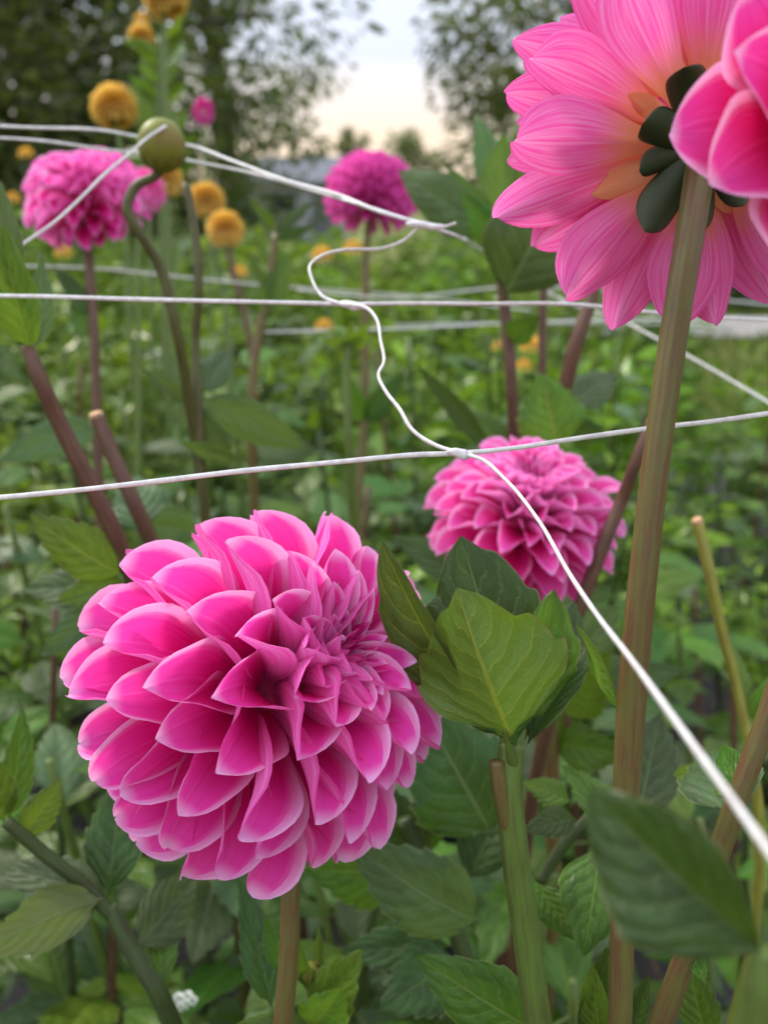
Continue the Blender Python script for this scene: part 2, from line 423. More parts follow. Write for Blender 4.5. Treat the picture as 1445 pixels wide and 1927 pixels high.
def petal_set(mat, pointed=1.5, cf=1.0, emat=None):
    S = {}
    r_ = max(pointed, 1.7)
    S['eye'] = [petal_mesh(emat or mat, -0.8 + .3 * k, (2.0, 1.8, 1.5), .66, 2.2, 100 + k, 10, 3) for k in range(2)]
    S['inner'] = [petal_mesh(mat, 0.0 + .16 * k, (1.4, 1.25, 0.9), .64, r_, 200 + k) for k in range(5)]
    S['mid'] = [petal_mesh(mat, 0.66 + .06 * k, (0.7 * cf, 1.3 * cf, 1.0 * cf), .64, pointed, 300 + k, notch=.03 * (k == 2)) for k in range(5)]
    S['outer'] = [petal_mesh(mat, 0.86 + .05 * k, (0.45 * cf, 1.25 * cf, 0.95 * cf), .63, pointed, 400 + k, notch=.03 * (k == 1)) for k in range(6)]
    S['back'] = [petal_mesh(mat, 1.1 + .06 * k, (0.45 * cf, 1.0 * cf, 0.75 * cf), .6, pointed, 500 + k) for k in range(3)]
    return S
SETS = {'pink': petal_set(PINK, 1.45, 1.05, EYE), 'light': petal_set(PINK_LIGHT, 1.3, .85), 'peach': petal_set(PINK_BACK, 1.1, .62), 'magenta': petal_set(MAGENTA, 1.1)}

def axis_frame(axis, spin=0.0):
    z = Vector(axis).normalized(); a = Vector((0, 0, 1)) if abs(z.z) < .9 else Vector((1, 0, 0))
    x = (a - z * a.dot(z)).normalized(); y = z.cross(x)
    q = Quaternion(z, spin); x, y = q @ x, q @ y
    return Matrix((x, y, z)).transposed().to_4x4()
def camdir(x, y, z):                                # right, up, towards the camera
    return RIGHT * x + UP * y - FWD * z

def ball_mesh(name, r, mat, seg=16, rings=10, sq=1.0):
    V, F = [], []
    for i in range(rings + 1):
        t = math.pi * i / rings
        for j in range(seg):
            p = 2 * math.pi * j / seg; V.append((r * math.sin(t) * math.cos(p), r * math.sin(t) * math.sin(p), r * sq * math.cos(t)))
    for i in range(rings):
        for j in range(seg):
            a, b = i * seg + j, i * seg + (j + 1) % seg; F.append((a, a + seg, b + seg, b))
    return mesh(name, V, F, mat)

def bloom(parent, centre, axis, rad, kind='pink', spin=0.0, th0=0.07, th1=2.25, s0=0.06, s1=0.36, ts=0.9, wid=1.28, oblate=1.0,
          seed=1, jit=1.0, name='bloom', sunk=0.18, core=CORE_P, lmul=1.0):
    rr = random.Random(seed); S = SETS[kind]
    M = Matrix.Translation(centre) @ axis_frame(axis, spin)
    b = part(name, ball_mesh('bloom_core', rad * .27, core), parent, M)
    th, k, ga = th0, 0, math.pi * (3 - math.sqrt(5))
    while th < th1:
        f = min(1, th / ts); f = f ** 1.05
        s = s0 + (s1 - s0) * f
        ph = k * ga + rr.uniform(-.05, .05) * jit; t = th + rr.uniform(-.03, .03) * jit
        # where the tip should be
        rho = rad * (1 - sunk * math.exp(-(t / .38) ** 2)) * (1 + rr.uniform(-.035, .035) * jit)
        if oblate != 1.0: rho *= 1 / math.sqrt(math.sin(t) ** 2 + (math.cos(t) / oblate) ** 2)
        cls = 'eye' if t < .20 else 'inner' if t < .62 else 'mid' if t < 1.05 else 'outer' if t < 1.95 else 'back'
        lo, hi = {'eye': (0, .20), 'inner': (.20, .62), 'mid': (.62, 1.05), 'outer': (1.05, 1.95), 'back': (1.95, 2.6)}[cls]
        nv = len(S[cls]); me = S[cls][max(0, min(nv - 1, int((t - lo) / (hi - lo) * nv + rr.uniform(-.6, .6))))]
        tip = Vector((math.sin(t) * math.cos(ph), math.sin(t) * math.sin(ph), math.cos(t))) * rho
        tb = t * .55; rb = rad * .2
        bs = Vector((math.sin(tb) * math.cos(ph), math.sin(tb) * math.sin(ph), math.cos(tb))) * rb
        bs.z += rad * (.08 - .20 * t)
        vtip = np.array(me.vertices[len(me.vertices) - 1 - (5 if cls != 'eye' else 3)].co)
        ref = Vector((0, 0, 1)) - Vector((math.cos(ph), math.sin(ph), 0)) * .15
        m = frame(bs, tip, 0.0, ref if t < 1.45 else Vector((0, 0, 1)))
        # rotate so the bent tip (not the unbent axis) lands on target
        D = (tip - bs).length * lmul; L = D
        wd = wid * s * rad * (1 + rr.uniform(-.08, .08) * jit)
        for _ in range(4):
            zs = wd if cls == 'eye' else (wd + L) / 2
            ln = math.hypot(vtip[1] * L, vtip[2] * zs); L *= D / ln
        zs = wd if cls == 'eye' else (wd + L) / 2
        a = math.atan2(vtip[2] * zs, vtip[1] * L)
        rot = m.to_3x3().normalized().to_4x4()
        m2 = Matrix.Translation(bs) @ rot @ Matrix.Rotation(-a, 4, 'X') @ Matrix.Rotation(rr.uniform(-.14, .14) * jit, 4, 'Y') @ Matrix.Diagonal((wd, L, zs, 1))
        sub('petal', me, b, m2)
        th += s * s / (2 * math.pi * max(math.sin(th), .06)) * 1.12
        k += 1
    return b

def small_bloom_mesh(name, mat, rad, n=170, seed=0, w=.26, reach=2.5):
    """pompon of many tiny rolled petals, joined"""
    rr = random.Random(seed); V, F, U = [], [], []
    for k in range(n):
        t = math.acos(1 - (k + .5) / n * (1 - math.cos(reach))); ph = k * 2.39996
        d = Vector((math.sin(t) * math.cos(ph), math.sin(t) * math.sin(ph), math.cos(t)))
        e = Vector((math.cos(t) * math.cos(ph), math.cos(t) * math.sin(ph), -math.sin(t))); sd = d.cross(e)
        ro = rad * rr.uniform(.93, 1.05); ww = rad * w * rr.uniform(.85, 1.1); q = len(V)
        for i, (r_, wf, up) in enumerate(((.55, .5, 0), (.82, 1.0, .0), (.96, .8, .05), (1.02, .15, .10))):
            for j in (-1, 0, 1):
                V.append(d * (ro * r_ - (0 if j else ww * .0)) + sd * (j * ww * .5 * wf) + e * (up * rad - (.35 * ww * wf if j else 0) + ww * .2)); U.append(((j + 1) / 2, (0, .4, .8, 1)[i]))
        for i in range(3):
            for j in range(2):
                a = q + i * 3 + j; F.append((a, a + 1, a + 4, a + 3))
    return mesh(name, V, F, mat, U)
def ground_of(p): return Vector((p.x, p.y, 0.0))
# ------------------------------------------------------------------ ground, path, fabric
def sheet(name, x0, x1, y0, y1, z, mat, nx=1, ny=1, bump=0.0, seed=0):
    rr = random.Random(seed); V, F = [], []
    for j in range(ny + 1):
        for i in range(nx + 1):
            V.append((x0 + (x1 - x0) * i / nx, y0 + (y1 - y0) * j / ny, z + rr.uniform(0, bump)))
    for j in range(ny):
        for i in range(nx):
            q = j * (nx + 1) + i; F.append((q, q + 1, q + nx + 2, q + nx + 1))
    return structure(name, mesh(name, V, F, mat))
M_GRASS = plain('meadow', (0.085, 0.115, 0.025), (0.15, 0.165, 0.045), 1.2, 0.9, 0.1, 0, 0.6, 0.03)
M_PATH = plain('pale_gravel', (0.42, 0.39, 0.34), (0.30, 0.28, 0.25), 3.0, 0.9, 0.1, 0, 0.5, 0.02)
m = N('woven_ground_fabric'); tc = m.n('ShaderNodeTexCoord').outputs['Object']
wv = m.n('ShaderNodeTexWave', wave_type='BANDS', bands_direction='X'); m.t.links.new(tc, wv.inputs['Vector']); wv.inputs['Scale'].default_value = 60
n1 = m.noise(tc, 4.0, 5); n2 = m.noise(tc, 60.0, 3)
c = m.mix(m.smooth(n1, .45, .7), (0.030, 0.027, 0.034), (0.085, 0.070, 0.066))
c = m.mix(m.math('MULTIPLY', m.smooth(n2, .55, .75), .35), c, (0.20, 0.15, 0.12))
M_FAB = m.finish(c, rough=.6, spec=.35, height=m.math('ADD', m.math('MULTIPLY', wv.outputs['Fac'], .3), n1), bump=.5, bdist=.01)
sheet('ground', -400, 400, -6, 1200, 0.0, M_GRASS)
sheet('ground_fabric', -3.0, 3.2, -0.6, 3.4, 0.004, M_FAB, 40, 26, 0.012, 3)
sheet('gravel_path', -6, 14, 6.7, 7.9, 0.006, M_PATH)

# ------------------------------------------------------------------ leaf-face clouds
def blades(name, n, place, size, mat, seed, asp=0.5, droop=0.3, bent=True):
    """n small pointed leaves: place(r) -> (position, outward dir, tone)"""
    rr = random.Random(seed); V, F, T = [], [], []
    for _ in range(n):
        p, d, tone = place(rr)
        d = Vector(d) + Vector((rr.gauss(0, .5), rr.gauss(0, .5), rr.gauss(0, .35) - droop * rr.random())); d.normalize()
        sd = d.cross(Vector((rr.gauss(0, 1), rr.gauss(0, 1), rr.gauss(0, 1) + 1.2))); sd.normalize(); nn = sd.cross(d)
        L = size * rr.uniform(.6, 1.3); W = L * asp * .5; q = len(V); p = Vector(p)
        V += [p, p + d * L * .45 + sd * W + nn * L * .06, p + d * L * .45 - nn * L * .05, p + d * L * .45 - sd * W + nn * L * .06, p + d * L - nn * L * .12]
        F += [(q, q + 1, q + 2), (q, q + 2, q + 3), (q + 1, q + 4, q + 2), (q + 2, q + 4, q + 3)]
        T += [tone] * 5
    return mesh(name, V, F, mat, tone=T, smooth=False)

# ------------------------------------------------------------------ trees and shrubs behind
def tree(label, x, y, h, rx, z0, n, mat, lsize, seed, lumps=26, name='tree', group=None, dens=1.0):
    rr = random.Random(seed); rt = root(name, (x, y, 0), label, 'tree', group)
    V = [Vector((x, y, -.05)), Vector((x + .1, y, h * .3)), Vector((x - .1, y + .1, h * .6)), Vector((x, y, h * .92))]
    part('trunk', tube('trunk', V, [h * .028, h * .02, h * .006], BARK, 10), rt)
    cl = []
    for k in range(lumps):
        f = (k + .5) / lumps; zz = z0 + (h - z0) * f; prof = math.sin(math.pi * min(1, .22 + .78 * f)) ** .6
        an = rr.random() * 6.283; q = rx * prof * math.sqrt(rr.uniform(.25, 1))
        cl.append((Vector((x + q * math.cos(an), y + q * math.sin(an), zz)), rx * rr.uniform(.24, .42)))
        if k % 2 == 0:
            a = Vector((x, y, zz * .75)); c_ = cl[-1][0]
            part('limb', tube('limb', [a, a.lerp(c_, .5) + Vector((0, 0, .12)), c_], [h * .008, h * .003], BARK, 6, per=4), rt)
    def place(r):
        c_, s = r.choice(cl); d = Vector((r.gauss(0, 1), r.gauss(0, 1), r.gauss(0, .8))).normalized()
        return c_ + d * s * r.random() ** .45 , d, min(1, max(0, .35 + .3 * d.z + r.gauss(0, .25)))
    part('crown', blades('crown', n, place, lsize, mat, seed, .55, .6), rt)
    return rt
tree('large dark green tree with dense crown left of the sky gap', -3.9, 11.5, 7.0, 3.05, 0.5, 24000, TREE_L, .17, 1, 60)
tree('dark leafy tree filling the corner behind the yellow pompons', -5.2, 9.0, 6.0, 2.6, 0.3, 34000, TREE_L, .15, 2, 60)
tree('drooping tree edging the bright sky behind the large dark tree', -2.5, 14.5, 6.5, 1.5, 1.4, 3600, TREE_R, .16, 3, 26)
tree('airy pale green tree right of the sky gap', 2.55, 12.5, 5.5, 1.9, 0.6, 9500, TREE_R, .15, 4, 46)
tree('denser green tree behind the big backlit bloom', 5.2, 11.0, 7.0, 2.6, 0.4, 26000, TREE_L, .15, 5, 50)
tree('small far hazy sapling standing in the sky gap', -1.1, 32, 3.2, .75, 1.3, 1500, TREE_R, .16, 6, 10)
tree('far bushy tree low on the skyline beside the sapling', 0.9, 40, 3.6, 1.5, .7, 2500, TREE_R, .22, 7, 12)
def shrub(label, x, y, h, r_, mat, seed, n=3500, ls=.09, group=None):
    rt = root('shrub', (x, y, 0), label, 'shrub', group); rr = random.Random(seed)
    for k in range(4):
        a = rr.random() * 6.28; part('stem', tube('stem', [Vector((x, y, -.02)), Vector((x + .4 * r_ * math.cos(a), y + .4 * r_ * math.sin(a), h * .7))], [.02, .008], BARK, 6, per=4), rt)
    cl = [(Vector((x + rr.gauss(0, r_ * .45), y + rr.gauss(0, r_ * .4), h * rr.uniform(.15, .8))), r_ * rr.uniform(.3, .5)) for _ in range(14)]
    def place(q):
        c_, s = q.choice(cl); d = Vector((q.gauss(0, 1), q.gauss(0, 1), q.gauss(0, .8))).normalized(); p = c_ + d * s * q.random() ** .5
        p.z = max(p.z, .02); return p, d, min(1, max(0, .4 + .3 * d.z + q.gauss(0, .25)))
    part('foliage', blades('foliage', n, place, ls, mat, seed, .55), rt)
for i, (x, y, h, r_) in enumerate(((-5.6, 8.2, 1.7, 1.2), (-3.6, 9.4, 1.5, 1.1), (-1.9, 10.5, 1.15, .8), (2.6, 9.5, 1.3, .9), (4.2, 9.2, 1.5, 1.1), (6.3, 10, 1.8, 1.3), (-7.6, 9, 2.0, 1.4), (1.5, 13.5, 1.2, .9))):
    shrub('blurred dark green shrub at the foot of the trees', x, y, h, r_, SHRUB, 40 + i, group='shrubs below the trees')

# shed on the skyline
sx, sy = -2.55, 24.0
sh = root('garden_shed', (sx, sy, 0), 'low pale grey shed with a slate grey roof far behind the bed', 'shed')
def boxm(name, x0, x1, y0, y1, z0, z1, mat):
    V = [(x, y, z) for z in (z0, z1) for y in (y0, y1) for x in (x0, x1)]
    return mesh(name, V, [(0, 2, 3, 1), (4, 5, 7, 6), (0, 1, 5, 4), (1, 3, 7, 5), (3, 2, 6, 7), (2, 0, 4, 6)], mat, smooth=False)
M_WALL = plain('grey_boards', (0.36, 0.37, 0.40), (0.30, 0.31, 0.33), 2, .8)
M_ROOF = plain('slate_roof', (0.16, 0.17, 0.19), (0.11, 0.12, 0.14), 3, .7)
M_PANE = plain('dark_pane', (0.03, 0.035, 0.04), (0.02, 0.02, 0.025), 3, .1, .5)
part('wall', boxm('wall', sx - 1.5, sx + 1.5, sy, sy + 2.4, -.02, 1.45, M_WALL), sh)
V = [(sx - 1.7, sy - .2, 1.42), (sx + 1.7, sy - .2, 1.42), (sx + 1.7, sy + 1.2, 2.05), (sx - 1.7, sy + 1.2, 2.05), (sx + 1.7, sy + 2.6, 1.42), (sx - 1.7, sy + 2.6, 1.42)]
V += [(a, b, c_ + .06) for a, b, c_ in V]
part('roof', mesh('roof', V, [(6, 7, 8, 9), (9, 8, 10, 11), (0, 3, 2, 1), (3, 5, 4, 2), (0, 1, 7, 6), (5, 11, 10, 4), (0, 6, 9, 3), (3, 9, 11, 5), (1, 2, 8, 7), (2, 4, 10, 8)], M_ROOF, smooth=False), sh)
part('window', boxm('window', sx - .4, sx + .3, sy - .03, sy + .01, .75, 1.2, M_PANE), sh)
part('door', boxm('door', sx + .7, sx + 1.3, sy - .03, sy + .01, 0.0, 1.3, M_ROOF), sh)

# ------------------------------------------------------------------ leafy bed plants (middle distance)
def bed_mesh(kind, seed):
    rr = random.Random(seed); stems = []
    for k in range(7):
        a = rr.random() * 6.28; ln = rr.uniform(.10, .26)
        stems.append((Vector((.03 * math.cos(a), .03 * math.sin(a), 0)), Vector((ln * math.cos(a), ln * math.sin(a), rr.uniform(.62, 1.0)))))
    def place(q):
        a, b = q.choice(stems); t = q.random() ** .6
        p = a.lerp(b, t); p += Vector((q.gauss(0, .05), q.gauss(0, .05), q.gauss(0, .03))); p.z = max(p.z, .015)
        d = Vector((p.x, p.y, .08)); d.normalize()
        return p, d, min(1, max(0, .15 + .5 * t + q.gauss(0, .22)))  # leaves low on the stems get darker colour, painted-in shade of the gaps
    n, ls, asp = ((520, .075, .42), (900, .05, .30), (360, .10, .45), (700, .06, .5))[kind]
    f = blades('foliage', n, place, ls, (FOL, FOL, FOL_B, FOL)[kind], seed, asp, .25)
    SV, SF, SU = [], [], []
    for a, b in stems:
        t_ = tube('x', [a, a.lerp(b, .5) + Vector((0, 0, .05)), b], [.006, .003], STEM_GREEN, 6, per=3)
        o = len(SV); SV += [v.co.copy() for v in t_.vertices]; SF += [tuple(o + i for i in p_.vertices) for p_ in t_.polygons]; bpy.data.meshes.remove(t_)
    SU = [(.3, v.z * 60) for v in SV]
    return f, mesh('stems', SV, SF, STEM_GREEN, SU)
BED = [bed_mesh(k % 4, 60 + k) for k in range(8)]
rb = random.Random(5)
nbed = 0
def bed_plant(x, y, h, spread=1.0):
    global nbed
    f, s = BED[nbed % 8]; nbed += 1
    rt = root('bed_plant', (x, y, 0), 'leafy green bed plant without blooms in the blurred planting behind the dahlias', 'plant', 'leafy plants filling the bed behind')
    rt.rotation_euler = (0, 0, rb.random() * 6.28); rt.scale = (spread * h / .8, spread * h / .8, h)
    for nm, me in (('foliage', f), ('stalk', s)):
        o = bpy.data.objects.new(nm, me); COL.objects.link(o); o.parent = rt
for row, (y, n, h0) in enumerate(((1.15, 7, .52), (1.5, 8, .60), (1.95, 9, .66), (2.45, 10, .70), (3.05, 12, .80), (3.7, 13, .84), (4.5, 14, .86), (5.5, 15, .88))):
    for k in range(n):
        wx = y * .62 + .35
        x = -wx + 2 * wx * (k + .5) / n + rb.uniform(-.08, .08)
        rel = x / (y + .1)
        h = h0 * rb.uniform(.86, 1.1)
        if rel > .22: h *= (.80 if y > 1.3 else .9)
        if rel > .22 and y > 2.8: continue
        bed_plant(x, y + rb.uniform(-.12, .12), h, 1.15)
# grass beyond the bed
def gplace(q):
    y = 3.2 + 9 * q.random() ** 1.5; x = q.uniform(-.75, .75) * (y + 1)
    if 6.65 < y < 7.95: y += 1.4
    return Vector((x, y, 0)), Vector((0, 0, 1.5)), q.random()
g = bpy.data.objects.new('grass', blades('grass', 26000, gplace, .085, GRASSM, 8, .16, 0)); COL.objects.link(g)
g['kind'] = 'stuff'; g['label'] = 'olive green rough grass beyond the flower bed'; g['category'] = 'grass'
# dry litter on the fabric
def lplace(q): return Vector((q.uniform(-1.3, 1.5), q.uniform(.35, 2.6), .022)), Vector((q.gauss(0, 1), q.gauss(0, 1), .0)), 0
lt = bpy.data.objects.new('leaf_litter', blades('leaf_litter', 420, lplace, .035, LITTER, 9, .5, 0)); COL.objects.link(lt)
lt['kind'] = 'stuff'; lt['label'] = 'dry brown leaf litter scattered over the dark ground fabric'; lt['category'] = 'leaf litter'

# ------------------------------------------------------------------ dahlias
def stem(parent, pts, r, mat=STEM, ribs=7, name='stem', toground=True, amp=.05, sides=28, seed=0, back=.02):
    w_ = [P(*p) if not isinstance(p, Vector) else p for p in pts]
    r = list(r)
    if toground:
        e = w_[-1]; d = (w_[-1] - w_[-2]).normalized()
        g0 = Vector((e.x + d.x * .12, e.y + abs(d.y) * .02 + back, -.01))
        w_ += [e.lerp(g0, .5) + Vector((d.x * .03, 0, 0)), g0]; r += [r[-1] * 1.1, r[-1] * 1.2]
    me = tube(name, w_, r, mat, sides, ribs, amp, seed=seed)
    return part(name, me, parent), w_[-1]
def small_part(me, parent, m4):
    o = part('petal_mass', me, parent, m4); o['kind'] = 'stuff'; return o
def dahlia(label, pts, r, mat=STEM, name='dahlia', group=None, cat='dahlia', **kw):
    w_ = [P(*p) if not isinstance(p, Vector) else p for p in pts]
    d = (w_[-1] - w_[-2]).normalized(); e = w_[-1]
    rt = root(name, (e.x + d.x * .12, e.y + abs(d.y) * .02 + kw.get('back', .02), 0), label, cat, group)
    stem(rt, pts, r, mat, **kw); return rt

STEM_OLIVE = stem_mat('olive_stem', (0.06, 0.04, 0.018), (0.085, 0.10, 0.022), .48)
# A: main bloom
c0 = P(494, 1298, .325)
A = dahlia('large hot pink ball dahlia in focus with its dark eye turned sideways', [c0 + camdir(.012, -.05, -.012), (548, 1650, .335), (545, 1760, .335), (533, 1930, .338)], [.0036, .0036, .0036, .0038])
AXA = camdir(.68, .42, .60)
bloom(A, c0, AXA, .0662, 'pink', spin=.4, seed=4, th0=.04, s0=.055, s1=.315, ts=.85, th1=2.4, sunk=.20, wid=1.30, jit=1.5)
# B: second bloom
c1 = P(987, 988, .50)
B = dahlia('medium pink dahlia behind the serrated leaf shoot, crossed by white twine', [c1, (1010, 1130, .52), (1030, 1300, .53), (1040, 1500, .54)], [.004, .0045, .0045, .0045])
bloom(B, c1, camdir(.05, .80, .62), .0545, 'light', spin=1.0, seed=8, s0=.05, s1=.29, th1=2.3, oblate=.82, wid=1.15, jit=2.2)
# C: backlit bloom seen from below, with the thick ribbed stem
c2 = P(1322, 276, .262)
C = dahlia('big pink bloom seen from below on the thick ribbed stem', [c2, (1312, 350, .258), (1278, 560, .252), (1243, 800, .252), (1208, 1100, .256), (1186, 1350, .262), (1174, 1600, .268), (1166, 1930, .276)], [.0042, .0042, .0039, .0038, .0040, .0042, .0036, .0036], ribs=9, amp=.03, sides=40)
axC = camdir(.16, .60, -.78).normalized()
bloom(C, c2 + axC * .016, axC, .0620, 'peach', spin=.2, seed=12, s1=.38, ts=.9, th0=.6, s0=.3, th1=2.1, wid=.98, sunk=0, jit=1.8)
# bracts
MC = Matrix.Translation(c2) @ axis_frame(axC)
def bract_mesh(mat, w_=.5, curl=.9, thick=.22):
    """fleshy spoon shaped bract, unit length along +Y"""
    V, F = [], []; y = z = 0.0; n, sd = 14, 12
    for i in range(n + 1):
        u = i / n; ang = -curl * (u - .35)
        if i: y += math.cos(ang) / n; z += math.sin(ang) / n
        p = (.45 + .55 * math.sin(math.pi / 2 * min(1, u / .6))) if u < .6 else max(.04, (1 - ((u - .6) / .4) ** 2.2)) ** .7
        for j in range(sd):
            a = 2 * math.pi * j / sd; x = math.cos(a) * p * w_ / 2; h = math.sin(a) * p * w_ / 2 * thick + .35 * x * x / w_ * 2
            V.append((x, y - h * math.sin(ang), z + h * math.cos(ang)))
    for i in range(n):
        for j in range(sd):
            q = i * sd + j; r_ = i * sd + (j + 1) % sd; F.append((q, r_, r_ + sd, q + sd))
    return mesh('bract', V, F, mat)
BR = bract_mesh(SEPAL, .50); BR2 = bract_mesh(SEPAL, .44, 1.3); BS = petal_mesh(PEACH, .15, (.3, .4, .4), .62, 1.8, 7, 10, 3)
for k in range(9):
    an = k * 2 * math.pi / 9 + .3
    d = Vector((math.cos(an), math.sin(an), -.35 if k % 2 else -.12)); bpos = Vector((math.cos(an) * .003, math.sin(an) * .003, -.003))
    part('bract', BR if k % 2 else BR2, C, MC @ frame(bpos, bpos + d.normalized() * (.018 + .004 * (k % 3)), 0, Vector((0, 0, 1))))
for k in range(12):
    an = k * 2 * math.pi / 12
    d = Vector((math.cos(an), math.sin(an), .25)); bpos = Vector((math.cos(an) * .006, math.sin(an) * .006, .003))
    part('bract_scale', BS, C, MC @ frame(bpos, bpos + d.normalized() * rnd.uniform(.019, .030), R(rnd.uniform(-15, 15)), Vector((0, 0, 1))) @ Matrix.Diagonal((.34, 1, .35, 1)))
leaf(C, (1163, 1345, .258), (1112, 1160, .252), LEAF_FRESH, w=.36, roll=-75, fold=1.05, curl=-.5, tamp=.02, um=.45)
# D: near bloom at the right
c3 = P(1540, 225, .200)
D = dahlia('blurred near pink bloom with red cupped petals overlapping the thick stem', [c3, (1560, 420, .22), (1560, 800, .23), (1540, 1400, .24), (1530, 1930, .25)], [.004, .005, .005, .005, .005])
bloom(D, c3, camdir(-.30, -.15, .90), .033, 'peach', spin=.9, seed=21, s1=.72, s0=.16, th1=1.7, wid=1.1)
# E: left pink bloom
c4 = P(165, 378, .74)
E = dahlia('ruffled pink dahlia behind the bent bud under the crossed strings', [c4, (168, 480, .745), (176, 600, .74), (182, 760, .74), (190, 1000, .74)], [.0035, .0038, .004, .004, .004], STEM_RED)
bloom(E, c4, camdir(-.05, .82, .5), .051, 'pink', spin=.3, seed=31, s0=.06, s1=.30, oblate=.8, th1=2.45, wid=1.15, jit=2.2)
# F: magenta bloom in the middle
c5 = P(697, 368, .93)
Fd = dahlia('spiky magenta dahlia below the sky gap, crossed by a string', [c5, (690, 460, .93), (688, 560, .93), (684, 800, .93), (670, 1000, .93)], [.0032, .0036, .004, .004, .004], STEM)
bloom(Fd, c5, camdir(.12, .95, .05), .050, 'magenta', spin=.3, seed=41, s0=.07, s1=.27, oblate=.9, th1=2.45, wid=1.0)
# small pink dahlia peeking behind E, closed pink bud
c6 = P(268, 360, 1.0)
G = dahlia('small pale pink dahlia peeking out behind the bud stem', [c6, (262, 450, 1.0), (262, 700, 1.0), (262, 900, 1.0)], [.003, .003, .003, .003], STEM_GREEN)
small_part(small_bloom_mesh('petal_mass', PINK_LIGHT, .026, 110, 5, .34), G, Matrix.Translation(c6) @ axis_frame(camdir(.2, .9, .3)))
c7 = P(383, 210, 1.7)
H = dahlia('half open dark pink bud on a tall stalk before the trees', [c7, (384, 260, 1.7), (392, 420, 1.7), (398, 600, 1.7)], [.003, .003, .004, .004], STEM_GREEN)
small_part(small_bloom_mesh('petal_mass', MAGENTA, .022, 80, 6, .4, 2.9), H, Matrix.Translation(c7) @ Matrix.Diagonal((.9, .9, 1.25, 1)))
# yellow pompons
for (px, py, rp, d, st, lb) in (
    (215, 202, 43, 1.25, ((230, 300), (240, 480), (250, 700)), 'round amber pompon dahlia above the white strings'),
    (312, -8, 44, 1.25, ((310, 60), (312, 200), (318, 520), (320, 800)), 'topmost amber pompon dahlia cut by the top edge'),
    (308, 338, 37, 1.2, ((316, 400), (330, 560), (340, 800)), 'amber pompon dahlia hidden behind the hanging bud'),
    (388, 378, 36, 1.15, ((398, 440), (420, 560), (440, 780)), 'amber pompon dahlia overlapping another just above it'),
    (424, 432, 36, 1.1, ((434, 490), (462, 600), (478, 700), (476, 870)), 'deep yellow pompon dahlia on a purple brown stem'),
    (266, 70, 24, 1.4, ((270, 110), (278, 300), (290, 700)), 'small peach half open pompon under the topmost one')):
    cc = P(px, py, d)
    Y = dahlia(lb, [cc] + [(a, b, d) for a, b in st], [.003] + [.0035] * len(st), STEM_RED if 'purple' in lb else STEM_GREEN)
    part('bloom', ball_mesh('core', rp / F_PX * d * .6, CORE_A), Y, Matrix.Translation(cc))
    small_part(small_bloom_mesh('petal_mass', AMBER, rp / F_PX * d, 230, int(px), .24), Y, Matrix.Translation(cc) @ axis_frame(camdir(rnd.uniform(-.4, .4), .9, rnd.uniform(-.2, .5))))
# small far marigolds
three = 'small orange blossom among the purple brown stems below the big backlit bloom'
MGL = ('small yellow blossom just above the ruffled pink dahlia', 'small yellow blossom level with the ruffled pink dahlia at its outer side', 'small yellow blossom right under the ruffled pink dahlia', 'small amber blossom framed by the string loop', 'small orange blossom directly below the spiky magenta dahlia', 'small orange blossom beside the spent green flower head', three, three, three, 'small yellow blossom under the deep yellow pompon', 'small amber blossom touching the peach half open pompon')
for i, (px, py, rp, d) in enumerate(((50, 290, 14, 2.2), (26, 376, 15, 2.0), (120, 478, 16, 1.6), (606, 482, 20, 1.9), (664, 470, 20, 1.9), (610, 616, 17, 1.4), (944, 655, 18, 1.7), (1000, 652, 22, 1.6), (985, 690, 16, 1.6), (450, 515, 17, 1.8), (268, 40, 16, 1.6))):
    cc = P(px, py, d)
    mg = dahlia(MGL[i], [cc, cc + Vector((.01, 0, -.1)), cc + Vector((.015, .01, -.3))], [.0015, .002, .002], STEM_GREEN, name='marigold', group='small yellow blossoms in the background', cat='flower', sides=8)
    small_part(small_bloom_mesh('petal_mass', AMBER, rp / F_PX * d, 50, i, .4, 1.9), mg, Matrix.Translation(cc))

# I: hanging bud on a hooked stalk
c8 = P(305, 274, .50)
I = dahlia('green and purple dahlia bud nodding from a hooked stalk at the strings', [P(306, 300, .505), (298, 325, .505), (255, 352, .505), (240, 392, .505), (264, 440, .51), (296, 492, .52), (330, 610, .53), (352, 730, .55)], [.0024, .0024, .0028, .0030, .0028, .0030, .0032, .0034], STEM_OLIVE, ribs=0)
bb = part('bud', ball_mesh('bud', .0136, BUDM, 20, 14, 1.08), I, Matrix.Translation(c8))
BSC = leaf_mesh(BUDM, wr=.62, fold=-.1, curl=-1.6, teeth=1, tamp=0, um=.5, nL=12, nW=4, ripple=0, seed=5)
BSC2 = BSC.copy(); BSC2.materials[0] = BUDB
for k in range(9):
    an = k * 2 * math.pi / 9; bpos = Vector((math.cos(an) * .0066, math.sin(an) * .0066, -.0132)); tp = Vector((math.cos(an) * .0110, math.sin(an) * .0110, .007 + .002 * (k % 2)))
    sub('bud_scale', BSC2 if k % 2 else BSC, bb, frame(bpos, tp, 0, Vector((-math.cos(an), -math.sin(an), 0))))
# J: headless stalk beside the bud
J = dahlia('bare brown green stalk without a bloom beside the hooked bud', [(350, 345, .55), (368, 440, .55), (374, 540, .55), (368, 640, .56), (372, 740, .56)], [.0024, .0026, .0027, .0027, .003], STEM_OLIVE)

